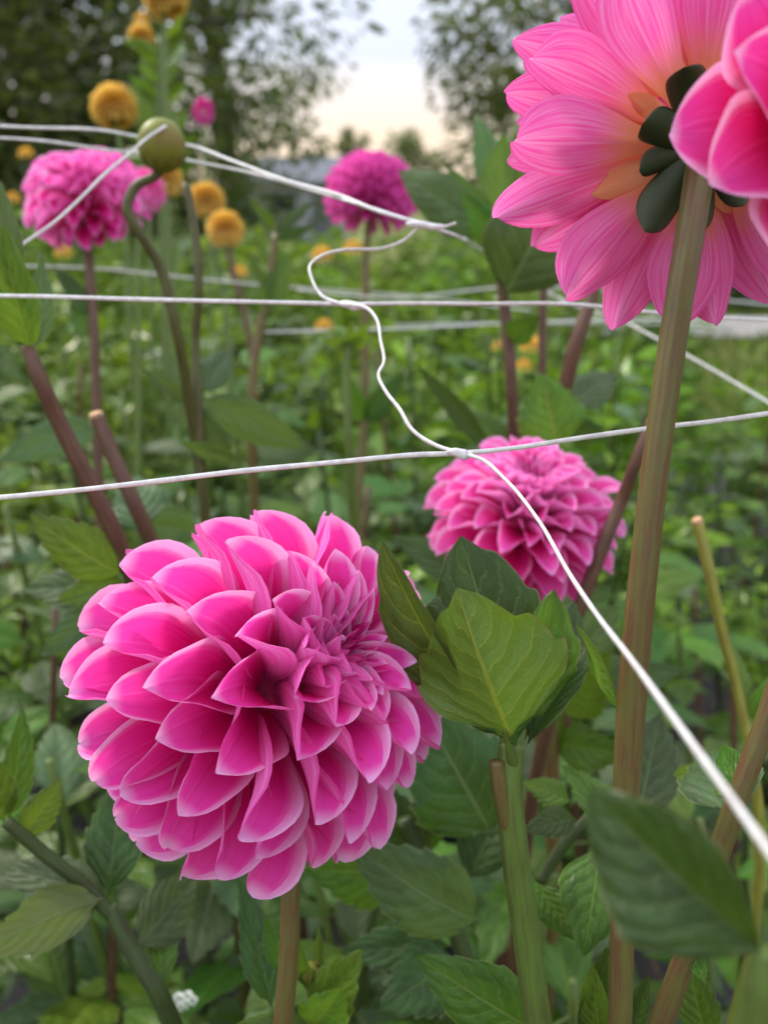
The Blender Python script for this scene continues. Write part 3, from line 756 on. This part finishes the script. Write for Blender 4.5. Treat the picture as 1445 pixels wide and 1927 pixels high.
# K: shoot with serrated leaves in focus
K = dahlia('leafy dahlia shoot with serrated bronze edged leaves in focus before the second bloom', [(962, 1400, .30), (958, 1470, .30), (968, 1600, .302), (990, 1760, .306), (1012, 1930, .31)], [.0042, .0044, .0046, .0046, .0047], STEM_GREEN, ribs=8, amp=.04, sides=36)
leaf(K, (972, 1408, .292), (850, 1118, .276), LEAF_BRONZE, w=1.05, roll=165, fold=.5, curl=-.55, teeth=4, tamp=.10, um=.42, nL=48, nW=8)
leaf(K, (978, 1395, .315), (868, 1006, .318), LEAF_DARK, w=.56, roll=10, fold=.15, curl=.1, teeth=4, tamp=.14, um=.58, nL=48, nW=8)
leaf(K, (950, 1390, .318), (694, 1046, .290), LEAF_BRONZE, w=.36, roll=-45, fold=.75, curl=.35, teeth=5, tamp=.12, um=.6, nL=48, nW=8)
leaf(K, (985, 1400, .312), (1045, 1110, .312), LEAF_FRESH, w=.50, roll=25, fold=.5, curl=.1, teeth=5, tamp=.12, um=.6, nL=40, nW=6)
leaf(K, (995, 1400, .318), (1085, 1130, .322), LEAF_GREY, w=.42, roll=15, fold=.3, curl=.2, teeth=5, tamp=.14, um=.6)
leaf(K, (990, 1405, .310), (1112, 1195, .316), LEAF_DARK, w=.36, roll=-30, fold=.5, curl=.3, teeth=4, tamp=.1, um=.55)
part('cut_stub', tube('cut_stub', [P(978, 1640, .3035), P(954, 1550, .2995), P(940, 1480, .2975), P(934, 1432, .2970)], [.0018, .0026, .0027, .0026], STEM, 18, 6, .04), K)
for b_, t_ in (((966, 1470, .303), (950, 1370, .2895)), ((966, 1420, .303), (985, 1330, .3105)), ((958, 1420, .302), (930, 1340, .309))):
    part('leaf_stalk', tube('leaf_stalk', [P(*b_), P((b_[0] + t_[0]) / 2 + 4, (b_[1] + t_[1]) / 2, (b_[2] + t_[2]) / 2 - .001), P(*t_)], [.0026, .0019, .0008], STEM_GREEN, 12), K)
# ------------------------------------------------------------------ near stems and leaves around the frame
# left fork branch
Lf = dahlia('dark green forked branch with pale underside leaf at the lower left', [(205, 1705, .40), (245, 1780, .40), (300, 1870, .40), (330, 1940, .41)], [.0036, .0040, .0042, .0044], STEM_DARK, cat='dahlia')
part('side_branch', tube('side_branch', [P(212, 1722, .40), P(150, 1660, .395), P(70, 1595, .39), P(12, 1545, .385)], [.0034, .0030, .0030, .0028], STEM_DARK, 16), Lf)
leaf(Lf, (200, 1690, .395), (-60, 1790, .36), LEAF_GREY, w=.52, roll=150, fold=.2, curl=.3)
leaf(Lf, (205, 1690, .40), (-20, 1620, .40), LEAF_GREY, w=.42, roll=15, fold=.25, curl=.5)
leaf(Lf, (15, 1548, .385), (50, 1325, .40), LEAF, w=.36, roll=35, fold=.5, curl=.2)
leaf(Lf, (10, 1548, .385), (-50, 1400, .37), LEAF, w=.5, roll=-10)
leaf(Lf, (205, 1690, .405), (232, 1440, .42), LEAF_DARK, w=.50, roll=-20, fold=.3, curl=.2)
leaf(Lf, (40, 1575, .39), (120, 1470, .40), LEAF_FRESH, w=.6, roll=20)
leaf(Lf, (300, 1870, .40), (310, 1650, .44), LEAF, w=.3, roll=30)
leaf(Lf, (250, 1790, .40), (380, 1640, .46), LEAF_GREY, w=.45, roll=10)

# left edge plants
M1 = dahlia('leaning dark brown stem with a broad green leaf at the left edge', [(52, 650, .42), (70, 700, .42), (110, 790, .43), (165, 900, .44), (215, 1000, .45), (245, 1075, .46)], [.0028, .0037, .0040, .0042, .0043, .0044], STEM_RED, back=.35)
leaf(M1, (62, 665, .42), (-6, 425, .39), LEAF_FRESH, w=.52, roll=-35, fold=.45, curl=.3, tamp=.04)
leaf(M1, (60, 665, .425), (92, 470, .44), LEAF_GREY, w=.30, roll=40, fold=.4, curl=.3)
leaf(M1, (20, 560, .41), (-14, 290, .40), LEAF_GREY, w=.28, roll=30, fold=.5, curl=.3)
leaf(M1, (236, 1085, .455), (46, 972, .44), LEAF_FRESH, w=.50, roll=-18, fold=.12, curl=.4)
leaf(M1, (238, 1090, .46), (105, 1130, .45), LEAF_FRESH, w=.55, roll=10)
leaf(M1, (255, 1120, .47), (60, 1240, .46), LEAF_GREY, w=.42, roll=5, curl=.6)
leaf(M1, (255, 1110, .48), (28, 1105, .50), LEAF_GREY, w=.38, roll=10)
M2 = dahlia('reddish brown stem cut off square with a pale end', [(182, 782, .50), (215, 860, .50), (250, 940, .50), (290, 1030, .51)], [.0040, .0042, .0043, .0044], STEM_RED, back=.35)
part('cut_end', tube('cut_end', [P(182.5, 784, .50), P(181, 778, .499)], [.0041, .0038], CUT, 20, per=2), M2)
leaf(M2, (268, 985, .52), (385, 1005, .54), LEAF_GREY, w=.8, roll=10)
leaf(M2, (275, 1010, .53), (250, 885, .55), LEAF_GREY, w=.8, roll=-10)

# right-hand dark stems with broad leaves
Nn = dahlia('purple brown stem carrying broad dark leaves right of the magenta bloom', [(938, 420, .62), (940, 500, .62), (952, 600, .62), (962, 720, .62), (968, 840, .63)], [.0028, .0034, .0040, .0042, .0044], STEM_RED)
leaf(Nn, (945, 565, .60), (1062, 335, .58), LEAF_DARK, w=.78, roll=15, fold=.15, curl=.3, tamp=.03)
leaf(Nn, (938, 430, .62), (948, 245, .62), LEAF_FRESH, w=.48, roll=20, fold=.2, curl=.1, tamp=.03)
leaf(Nn, (935, 440, .63), (735, 318, .66), LEAF_GREY, w=.42, roll=-10, fold=.15, curl=.3, tamp=.03)
leaf(Nn, (936, 430, .62), (838, 300, .60), LEAF, w=.26, roll=50, fold=.4)
leaf(Nn, (940, 430, .63), (1000, 280, .64), LEAF_DARK, w=.32, roll=-40, fold=.3)
leaf(Nn, (940, 420, .64), (905, 195, .66), LEAF, w=.32, roll=30, fold=.3)
leaf(Nn, (940, 430, .63), (985, 200, .62), LEAF_FRESH, w=.36, roll=-20, fold=.3)
leaf(Nn, (942, 470, .62), (870, 360, .60), LEAF, w=.5, roll=10, fold=.3)
leaf(Nn, (955, 640, .62), (1010, 600, .58), LEAF, w=.5, roll=10, fold=.3)
leaf(Nn, (925, 850, .60), (785, 680, .60), LEAF_DARK, w=.22, roll=-25, fold=.5, curl=-.2)
leaf(Nn, (968, 850, .63), (860, 760, .65), LEAF, w=.4, roll=0)
O1 = dahlia('thin purple stem between the leaf stem and the leaning stem', [(1042, 270, .66), (1036, 420, .66), (1022, 560, .66), (1020, 690, .66)], [.0026, .0028, .003, .0032], STEM_RED)
O2 = dahlia('dark purple stem leaning right under the big backlit bloom', [(1130, 470, .55), (1112, 560, .55), (1085, 640, .55), (1060, 740, .56)], [.0040, .0042, .0044, .0046], STEM_RED)
leaf(O2, (1050, 850, .56), (1018, 700, .55), LEAF_FRESH, w=.85, roll=10, fold=.2, curl=.3)
leaf(O2, (1062, 770, .57), (1165, 690, .58), LEAF_GREY, w=.6, roll=-20, fold=.2, curl=.5)
leaf(O2, (1062, 800, .57), (1150, 830, .57), LEAF_DARK, w=.6, roll=20)
O3 = dahlia('purplish stem slanting behind the thick ribbed stem', [(1228, 790, .45), (1200, 860, .45), (1168, 945, .46), (1140, 1010, .46)], [.0030, .0032, .0034, .0036], STEM_RED)
# cut yellow stalk on the right
O4 = dahlia('yellow green cut stalk standing alone at the right', [(1312, 982, .50), (1335, 1080, .50), (1358, 1190, .505), (1385, 1290, .51), (1410, 1400, .51)], [.0030, .0032, .0030, .0028, .0030], stem_mat('yellow_stalk', (0.16, 0.12, 0.03), (0.26, 0.27, 0.04), .45), ribs=6)
part('cut_end', tube('cut_end', [P(1312, 984, .50), P(1310.5, 977, .499)], [.0032, .0029], CUT, 16, per=2), O4)
leaf(O4, (1400, 1340, .51), (1370, 1190, .53), LEAF_FRESH, w=.35, roll=40)
leaf(O4, (1405, 1360, .51), (1470, 1250, .50), LEAF_FRESH, w=.3, roll=-30)
O5 = dahlia('ribbed brown stem leaning in from the lower right edge', [(1470, 1270, .30), (1432, 1380, .30), (1392, 1490, .30), (1340, 1640, .305), (1292, 1790, .31), (1240, 1935, .315)], [.0034, .0035, .0036, .0037, .0038, .004], STEM, ribs=9, amp=.04, sides=36)
leaf(O5, (1378, 1540, .305), (1330, 1390, .36), LEAF_GREY, w=.55, roll=0)
leaf(O5, (1388, 1500, .31), (1260, 1420, .38), LEAF_FRESH, w=.28, roll=30)
leaf(O5, (1395, 1480, .31), (1345, 1395, .34), LEAF, w=.4, roll=-20)
leaf(O5, (1300, 1780, .312), (1325, 1850, .30), LEAF, w=.5, roll=10)
# foreground blurred leaf
Q = dahlia('near blurred folded leaf on an olive stem in the lower right corner', [(1440, 1790, .140), (1428, 1850, .141), (1415, 1935, .143)], [.0018, .0028, .0033], STEM_GREEN, cat='dahlia')
leaf(Q, (1445, 1800, .140), (1100, 1492, .150), LEAF_DARK, w=.80, roll=-25, fold=.65, curl=.25, teeth=6, tamp=.05, um=.45, nL=48, nW=8)

# main-stem foot leaves and the bottom rosettes
S1 = dahlia('young shoot with pointed serrated leaves beside the main bloom stem', [(590, 1860, .38), (592, 1900, .38), (590, 1940, .38)], [.0028, .0030, .0032], STEM_GREEN)
leaf(S1, (512, 1900, .37), (455, 1650, .385), LEAF_DARK, w=.38, roll=20, fold=.4, curl=.3, teeth=9)
leaf(S1, (520, 1830, .365), (505, 1718, .37), LEAF, w=.42, roll=-30, fold=.5, curl=-.3)
leaf(S1, (590, 1935, .375), (676, 1790, .365), LEAF_FRESH, w=.55, roll=-15, fold=.45, curl=.2, teeth=5, tamp=.18)
leaf(S1, (588, 1930, .37), (640, 1870, .35), LEAF_FRESH, w=.7, roll=20, fold=.3, teeth=4, tamp=.18)
leaf(S1, (590, 1870, .378), (605, 1735, .385), LEAF_FRESH, w=.24, roll=30, fold=.6)
leaf(S1, (592, 1870, .38), (560, 1780, .37), LEAF_FRESH, w=.3, roll=-30, fold=.6)
leaf(S1, (590, 1940, .37), (440, 1925, .36), LEAF, w=.4, roll=25)
bud2 = P(583, 1830, .378)
part('bud', ball_mesh('bud', .0042, BUDM, 14, 10, 1.1), S1, Matrix.Translation(bud2))
for k in range(6):
    an = k * math.pi / 3
    part('bud_scale', BSC, S1, Matrix.Translation(bud2) @ frame(Vector((math.cos(an) * .002, math.sin(an) * .002, -.005)), Vector((math.cos(an) * .0045, math.sin(an) * .0045, .007)), 0, Vector((-math.cos(an), -math.sin(an), 0))))
S2 = dahlia('leafy dahlia growing between the two green stems at the bottom edge', [(1040, 1640, .40), (1020, 1720, .40), (1005, 1800, .40), (1000, 1940, .40)], [.0030, .0034, .0038, .004], STEM_GREEN)
leaf(S2, (1010, 1940, .345), (786, 1808, .335), LEAF, w=.50, roll=-10, fold=.2, curl=.45, teeth=6, tamp=.08, nL=48, nW=8)
leaf(S2, (1128, 1592, .36), (1100, 1800, .335), LEAF, w=.66, roll=-5, fold=.15, curl=.5, teeth=6, tamp=.08, nL=48, nW=8)
leaf(S2, (1010, 1660, .37), (1085, 1775, .355), LEAF, w=.6, roll=20, fold=.3, curl=.4)
leaf(S2, (1150, 1700, .40), (1118, 1585, .40), LEAF_FRESH, w=.5, roll=15)
leaf(S2, (1095, 1960, .33), (1132, 1768, .32), LEAF_DARK, w=.34, roll=40, fold=.5, curl=-.2, tamp=.03)
leaf(S2, (1130, 1960, .325), (1112, 1822, .315), LEAF_FRESH, w=.40, roll=-20, fold=.4, curl=.2, tamp=.03)
leaf(S2, (1180, 1960, .33), (1226, 1832, .325), LEAF_DARK, w=.42, roll=-25, fold=.5, curl=-.2, tamp=.03)
leaf(S2, (1200, 1680, .36), (1240, 1805, .34), LEAF, w=.35, roll=0)
leaf(S2, (1330, 1960, .35), (1290, 1800, .35), LEAF, w=.50, roll=-15, fold=.3)
leaf(S2, (1200, 1600, .40), (1058, 1430, .42), LEAF, w=.42, roll=20, fold=.3, curl=.4, teeth=8, tamp=.2)
leaf(S2, (1195, 1560, .42), (1245, 1330, .45), LEAF_DARK, w=.5, roll=0)
leaf(S2, (1085, 1540, .40), (990, 1560, .37), LEAF_DARK, w=.34, roll=10)
leaf(S2, (1075, 1510, .40), (985, 1470, .40), LEAF_FRESH, w=.6, roll=20)
part('side_branch', tube('side_branch', [P(1015, 1660, .40), P(1060, 1590, .40), P(1110, 1535, .40)], [.0030, .0028, .0024], STEM_DARK, 12), S2)
S3 = dahlia('broad grey green leaves on a dark stem behind the main bloom stem', [(760, 1540, .45), (800, 1640, .45), (860, 1760, .45), (900, 1940, .45)], [.004, .0042, .0044, .0046], STEM_DARK)
leaf(S3, (905, 1738, .42), (655, 1600, .40), LEAF_GREY, w=.52, roll=-15, fold=.15, curl=.55)
leaf(S3, (930, 1580, .45), (800, 1340, .44), LEAF_DARK, w=.80, roll=10, fold=.15, curl=.3)
leaf(S3, (760, 1640, .46), (590, 1640, .42), LEAF, w=.6, roll=-10, fold=.2, curl=.5)
leaf(S3, (860, 1800, .44), (720, 1900, .40), LEAF_DARK, w=.65, roll=0)
leaf(S3, (850, 1780, .45), (640, 1790, .44), LEAF_DARK, w=.5, roll=10)
leaf(S3, (800, 1650, .46), (700, 1460, .46), LEAF_DARK, w=.5, roll=0)
leaf(S3, (880, 1660, .46), (960, 1480, .47), LEAF_DARK, w=.6, roll=-10)
leaf(S3, (790, 1620, .47), (830, 1460, .47), LEAF, w=.4, roll=20)

# leaf beside second bloom
leaf(B, (1010, 1130, .52), (725, 1010, .53), LEAF_GREY, w=.34, roll=-10, curl=.3)
leaf(B, (1030, 1300, .53), (1290, 1260, .50), LEAF_GREY, w=.4, roll=0)
leaf(B, (1030, 1300, .53), (1170, 1130, .55), LEAF, w=.5, roll=0)
leaf(B, (1035, 1330, .52), (1140, 1240, .46), LEAF_FRESH, w=.6, roll=10)
leaf(B, (1040, 1400, .54), (1180, 1420, .50), LEAF, w=.55, roll=10)
# pale green spent head on stalk below the loop
T1 = dahlia('pale green star shaped spent flower head on a short stalk under the loop', [(655, 645, .62), (652, 720, .62), (655, 820, .62), (662, 930, .63)], [.0022, .0026, .003, .0032], STEM_GREEN)
for k in range(9):
    a = k * 6.283 / 9
    leaf(T1, (655, 645, .62), (655 + 52 * math.cos(a), 640 - 30 * math.sin(a) - 8, .62 - .02 * math.sin(a * 2)), LEAF_FRESH, w=.42, roll=rnd.uniform(-40, 40), tamp=0, fold=.3, nL=14, nW=3, name='bract')
# leaves on background dahlias (visible singly)
leaf(E, (184, 800, .74), (0, 862, .66), LEAF_GREY, w=.36, roll=10, curl=.5)
leaf(E, (180, 640, .74), (130, 560, .74), LEAF, w=.5, roll=0)
leaf(E, (176, 600, .74), (100, 490, .74), LEAF_DARK, w=.35, roll=30)
leaf(I, (350, 760, .56), (268, 690, .54), LEAF_GREY, w=.36, roll=25, fold=.5)
leaf(I, (440, 860, .57), (362, 762, .56), LEAF_GREY, w=.40, roll=-30, fold=.4)
leaf(I, (450, 870, .57), (340, 830, .55), LEAF_FRESH, w=.34, roll=10, curl=.6)
leaf(J, (372, 740, .56), (440, 650, .6), LEAF_DARK, w=.4, roll=0)
leaf(J, (374, 745, .56), (590, 850, .62), LEAF_GREY, w=.30, roll=0)
U1 = dahlia('leafy stem without bloom left of the string loop', [(520, 440, .78), (505, 540, .78), (485, 640, .78), (474, 760, .78), (476, 880, .79)], [.0028, .0034, .004, .0042, .0044], STEM)
leaf(U1, (490, 610, .78), (545, 470, .78), LEAF, w=.42, roll=15, tamp=.02)
leaf(U1, (520, 440, .78), (470, 370, .76), LEAF, w=.35, roll=30, fold=.5)
leaf(U1, (520, 440, .78), (590, 375, .78), LEAF_DARK, w=.3, roll=-20, fold=.4)
leaf(U1, (518, 450, .78), (592, 425, .77), LEAF_DARK, w=.3, roll=0)
leaf(U1, (505, 540, .78), (470, 490, .76), LEAF_GREY, w=.4, roll=0)
leaf(U1, (478, 840, .78), (590, 850, .74), LEAF_GREY, w=.6, roll=0)
leaf(Fd, (684, 800, .93), (640, 690, .9), LEAF, w=.4, roll=0)
leaf(Fd, (684, 800, .93), (760, 700, .9), LEAF_DARK, w=.4, roll=0)
# tall leafy plant in front of the tree
W1 = dahlia('tall bright green leafy stalk rising between the amber pompons', [(300, 70, 1.3), (300, 200, 1.3), (305, 420, 1.3), (310, 700, 1.3)], [.003, .0035, .004, .004], STEM_GREEN)
for k in range(22):
    yy = 60 + k * 13; sgn = -1 if k % 2 else 1
    leaf(W1, (302, yy + 25, 1.3), (302 + sgn * rnd.uniform(30, 80), yy - rnd.uniform(0, 40), 1.3 + rnd.uniform(-.05, .05)), LEAF_FRESH, w=.4, roll=rnd.uniform(-50, 50), tamp=0, nL=12, nW=3)

# procedural dahlia plants that fill the bed close by
LM = [leaf_mesh(mt, wr=w_, fold=f_, curl=c_, seed=900 + i, nL=30, nW=5, teeth=7) for i, (mt, w_, f_, c_) in enumerate(((LEAF, .5, .2, .5), (LEAF, .55, .25, .4), (LEAF, .45, .35, .7), (LEAF_GREY, .5, .2, .5), (LEAF_FRESH, .5, .3, .4), (LEAF_DARK, .48, .2, .7)))]
rp = random.Random(77)
def dahlia_plant(x, y, h, n=14, size=.10):
    rt = root('dahlia_plant', (x, y, 0), 'leafy dahlia plant without blooms filling the gaps between the flowering stems', 'dahlia plant', 'leafy dahlia plants between the blooms')
    for s in range(2):
        a0 = rp.random() * 6.28; tx, ty = x + .10 * math.cos(a0), y + .10 * math.sin(a0)
        pts = [Vector((x, y, -.01)), Vector((x * .5 + tx * .5, y * .5 + ty * .5, h * .45)), Vector((tx, ty, h))]
        part('stem', tube('stem', pts, [.0045, .004, .0028], rp.choice((STEM_DARK, STEM_GREEN, STEM_DARK, STEM_RED)), 10), rt)
        line = catmull(pts, 10)
        for k in range(n):
            t = .22 + .78 * (k + .5) / n; b_ = line[min(len(line) - 1, int(t * (len(line) - 1)))]
            a = k * 2.4 + a0 + rp.uniform(-.4, .4); d = Vector((math.cos(a), math.sin(a), rp.uniform(.0, .55))).normalized()
            b1 = b_ + d * .02; L = size * rp.uniform(.75, 1.25) * (1.15 - .35 * t)
            part('leaf', rp.choice(LM), rt, frame(b1, b1 + d * L, R(rp.uniform(-25, 25)), Vector((0, 0, 1))))
            part('leaf_stalk', tube('leaf_stalk', [b_, b_.lerp(b1, .5), b1 + d * .004], [.0015, .001], STEM_GREEN, 5, per=2), rt)
for (x, y, h) in ((-.36, .62, .64), (-.20, .60, .60), (-.05, .62, .58), (.10, .62, .60), (.24, .62, .57), (.38, .66, .55), (-.48, .80, .68), (-.28, .82, .70), (-.08, .84, .66), (.12, .84, .64), (.44, .92, .50), (-.24, .46, .54), (-.10, .46, .53), (.04, .46, .54), (.18, .46, .53), (.31, .48, .52), (-.58, 1.0, .72), (.0, 1.02, .68), (-.3, 1.05, .72), (.22, 1.0, .62)):
    dahlia_plant(x, y, h)
for (x, y, h) in ((-.75, 1.25, .76), (-.52, 1.22, .74), (-.32, 1.3, .76), (-.12, 1.25, .74), (.08, 1.3, .74), (.30, 1.28, .66), (-.85, 1.6, .80), (-.55, 1.62, .80), (-.28, 1.6, .78), (.0, 1.62, .78), (.25, 1.6, .74), (.62, 1.4, .55), (.75, 1.7, .6), (.5, 1.75, .66)):
    dahlia_plant(x, y, h, 12, .085)

# small white wild flowers bottom left
wf = root('white_wildflower', ground_of(P(345, 1885, .55)), 'tiny cluster of white wildflowers low in the leaves', 'flower')
part('stem', tube('stem', [ground_of(P(345, 1885, .55)), P(345, 1900, .55)], [.0012, .0008], STEM_GREEN, 6), wf)
WHITE = plain('white_petal', (.75, .78, .72), (.6, .65, .55), 50)
for k, (a, b) in enumerate(((336, 1878), (354, 1875), (340, 1895), (362, 1884), (350, 1890))):
    part('blossom', small_bloom_mesh('blossom', WHITE, .0032, 12, k, .8, 1.7), wf, Matrix.Translation(P(a, b, .55)))

# ------------------------------------------------------------------ netting
NT = root('flower_netting', ground_of(P(865, 853, .30)), 'white plastic twine support netting knotted across the dahlias', 'netting')
def strand(pts, r=.00085, seed=0, per=10, parent=NT):
    part('strand', tube('strand', [P(*p) for p in pts], [r, r], STRING, 8, per=per, flat=.7, wob=.035, seed=seed, cap=True), parent)
KN = P(865, 853, .300)
strand([(-60, 941, .285), (60, 931, .288), (250, 911, .29), (450, 887, .293), (650, 868, .296), (780, 856, .299), (865, 853, .300), (960, 844, .302), (1100, 823, .304), (1225, 806, .305), (1340, 793, .303), (1500, 770, .30)], .0009, 1)
strand([(865, 853, .300), (900, 862, .295), (950, 902, .282), (1010, 975, .262), (1070, 1078, .236), (1125, 1160, .210), (1190, 1245, .182), (1280, 1370, .154), (1370, 1495, .136), (1480, 1650, .12)], .0007, 2)
strand([(865, 853, .300), (820, 838, .305), (775, 808, .312), (752, 770, .318), (725, 735, .325), (712, 705, .33), (722, 682, .335), (716, 640, .342), (708, 600, .35), (690, 580, .356), (640, 572, .362)], .0008, 3, 8)
strand([(-60, 556, .37), (80, 558, .37), (250, 563, .37), (420, 567, .37), (560, 570, .37), (640, 572, .372), (760, 571, .375), (900, 572, .385), (1060, 572, .40), (1250, 590, .42), (1500, 606, .44)], .0009, 4)
strand([(640, 572, .368), (605, 556, .375), (588, 528, .38), (583, 500, .385), (600, 484, .39), (650, 470, .40), (715, 468, .405), (760, 452, .41), (795, 425, .41), (830, 428, .41), (858, 420, .41)], .0008, 5)
strand([(-60, 234, .47), (60, 240, .48), (180, 244, .50), (265, 258, .525), (350, 272, .525), (430, 300, .50), (540, 340, .46), (640, 368, .435), (720, 400, .415), (800, 422, .41)], .0009, 6)
strand([(-60, 256, .48), (90, 266, .50), (200, 282, .515), (300, 292, .53), (360, 303, .525), (470, 325, .49), (600, 362, .45), (700, 392, .42), (800, 424, .412), (870, 450, .50), (930, 484, .68), (1010, 530, .70), (1060, 570, .72)], .0008, 7)
strand([(334, 262, .522), (326, 238, .505), (308, 240, .487), (285, 254, .481), (245, 288, .465), (195, 330, .45), (150, 375, .44), (100, 420, .43), (40, 462, .42), (-50, 540, .40)], .0009, 8)
# knots
for k, (p, s) in enumerate((((865, 853, .300), 1.0), ((800, 424, .41), 1.5), ((660, 574, .37), 1.1))):
    part('knot', tube('knot', [P(p[0] - 24 * s, p[1] - 3, p[2] - .001), P(p[0] - 8 * s, p[1] - 2, p[2] - .001), P(p[0] + 10 * s, p[1] + 3, p[2] - .001), P(p[0] + 24 * s, p[1] + 2, p[2] - .001)], [.0007, .0017, .0018, .0007], STRING, 10, wob=.06, seed=k), NT)
NT2 = root('flower_netting', ground_of(P(900, 600, .9)), 'blurred white netting lines stretched across the bed farther back', 'netting')
for k, pts in enumerate((((-80, 500, .8), (180, 505, .85), (330, 520, .9), (480, 535, .95), (800, 560, 1.0), (1000, 585, 1.0)), ((500, 625, .8), (760, 618, .85), (1000, 606, .9), (1250, 600, .95), (1520, 596, 1.0)), ((930, 560, .75), (1000, 545, .75), (1080, 575, .72), (1160, 600, .70), (1240, 640, .66), (1330, 690, .62), (1500, 790, .56)), ((560, 545, .9), (720, 560, .9), (960, 540, .95), (1300, 560, 1.0), (1520, 580, 1.0)), ((740, 612, 1.2), (1000, 608, 1.2), (1500, 612, 1.2)))):
    strand(pts, .001, 20 + k, 8, NT2)
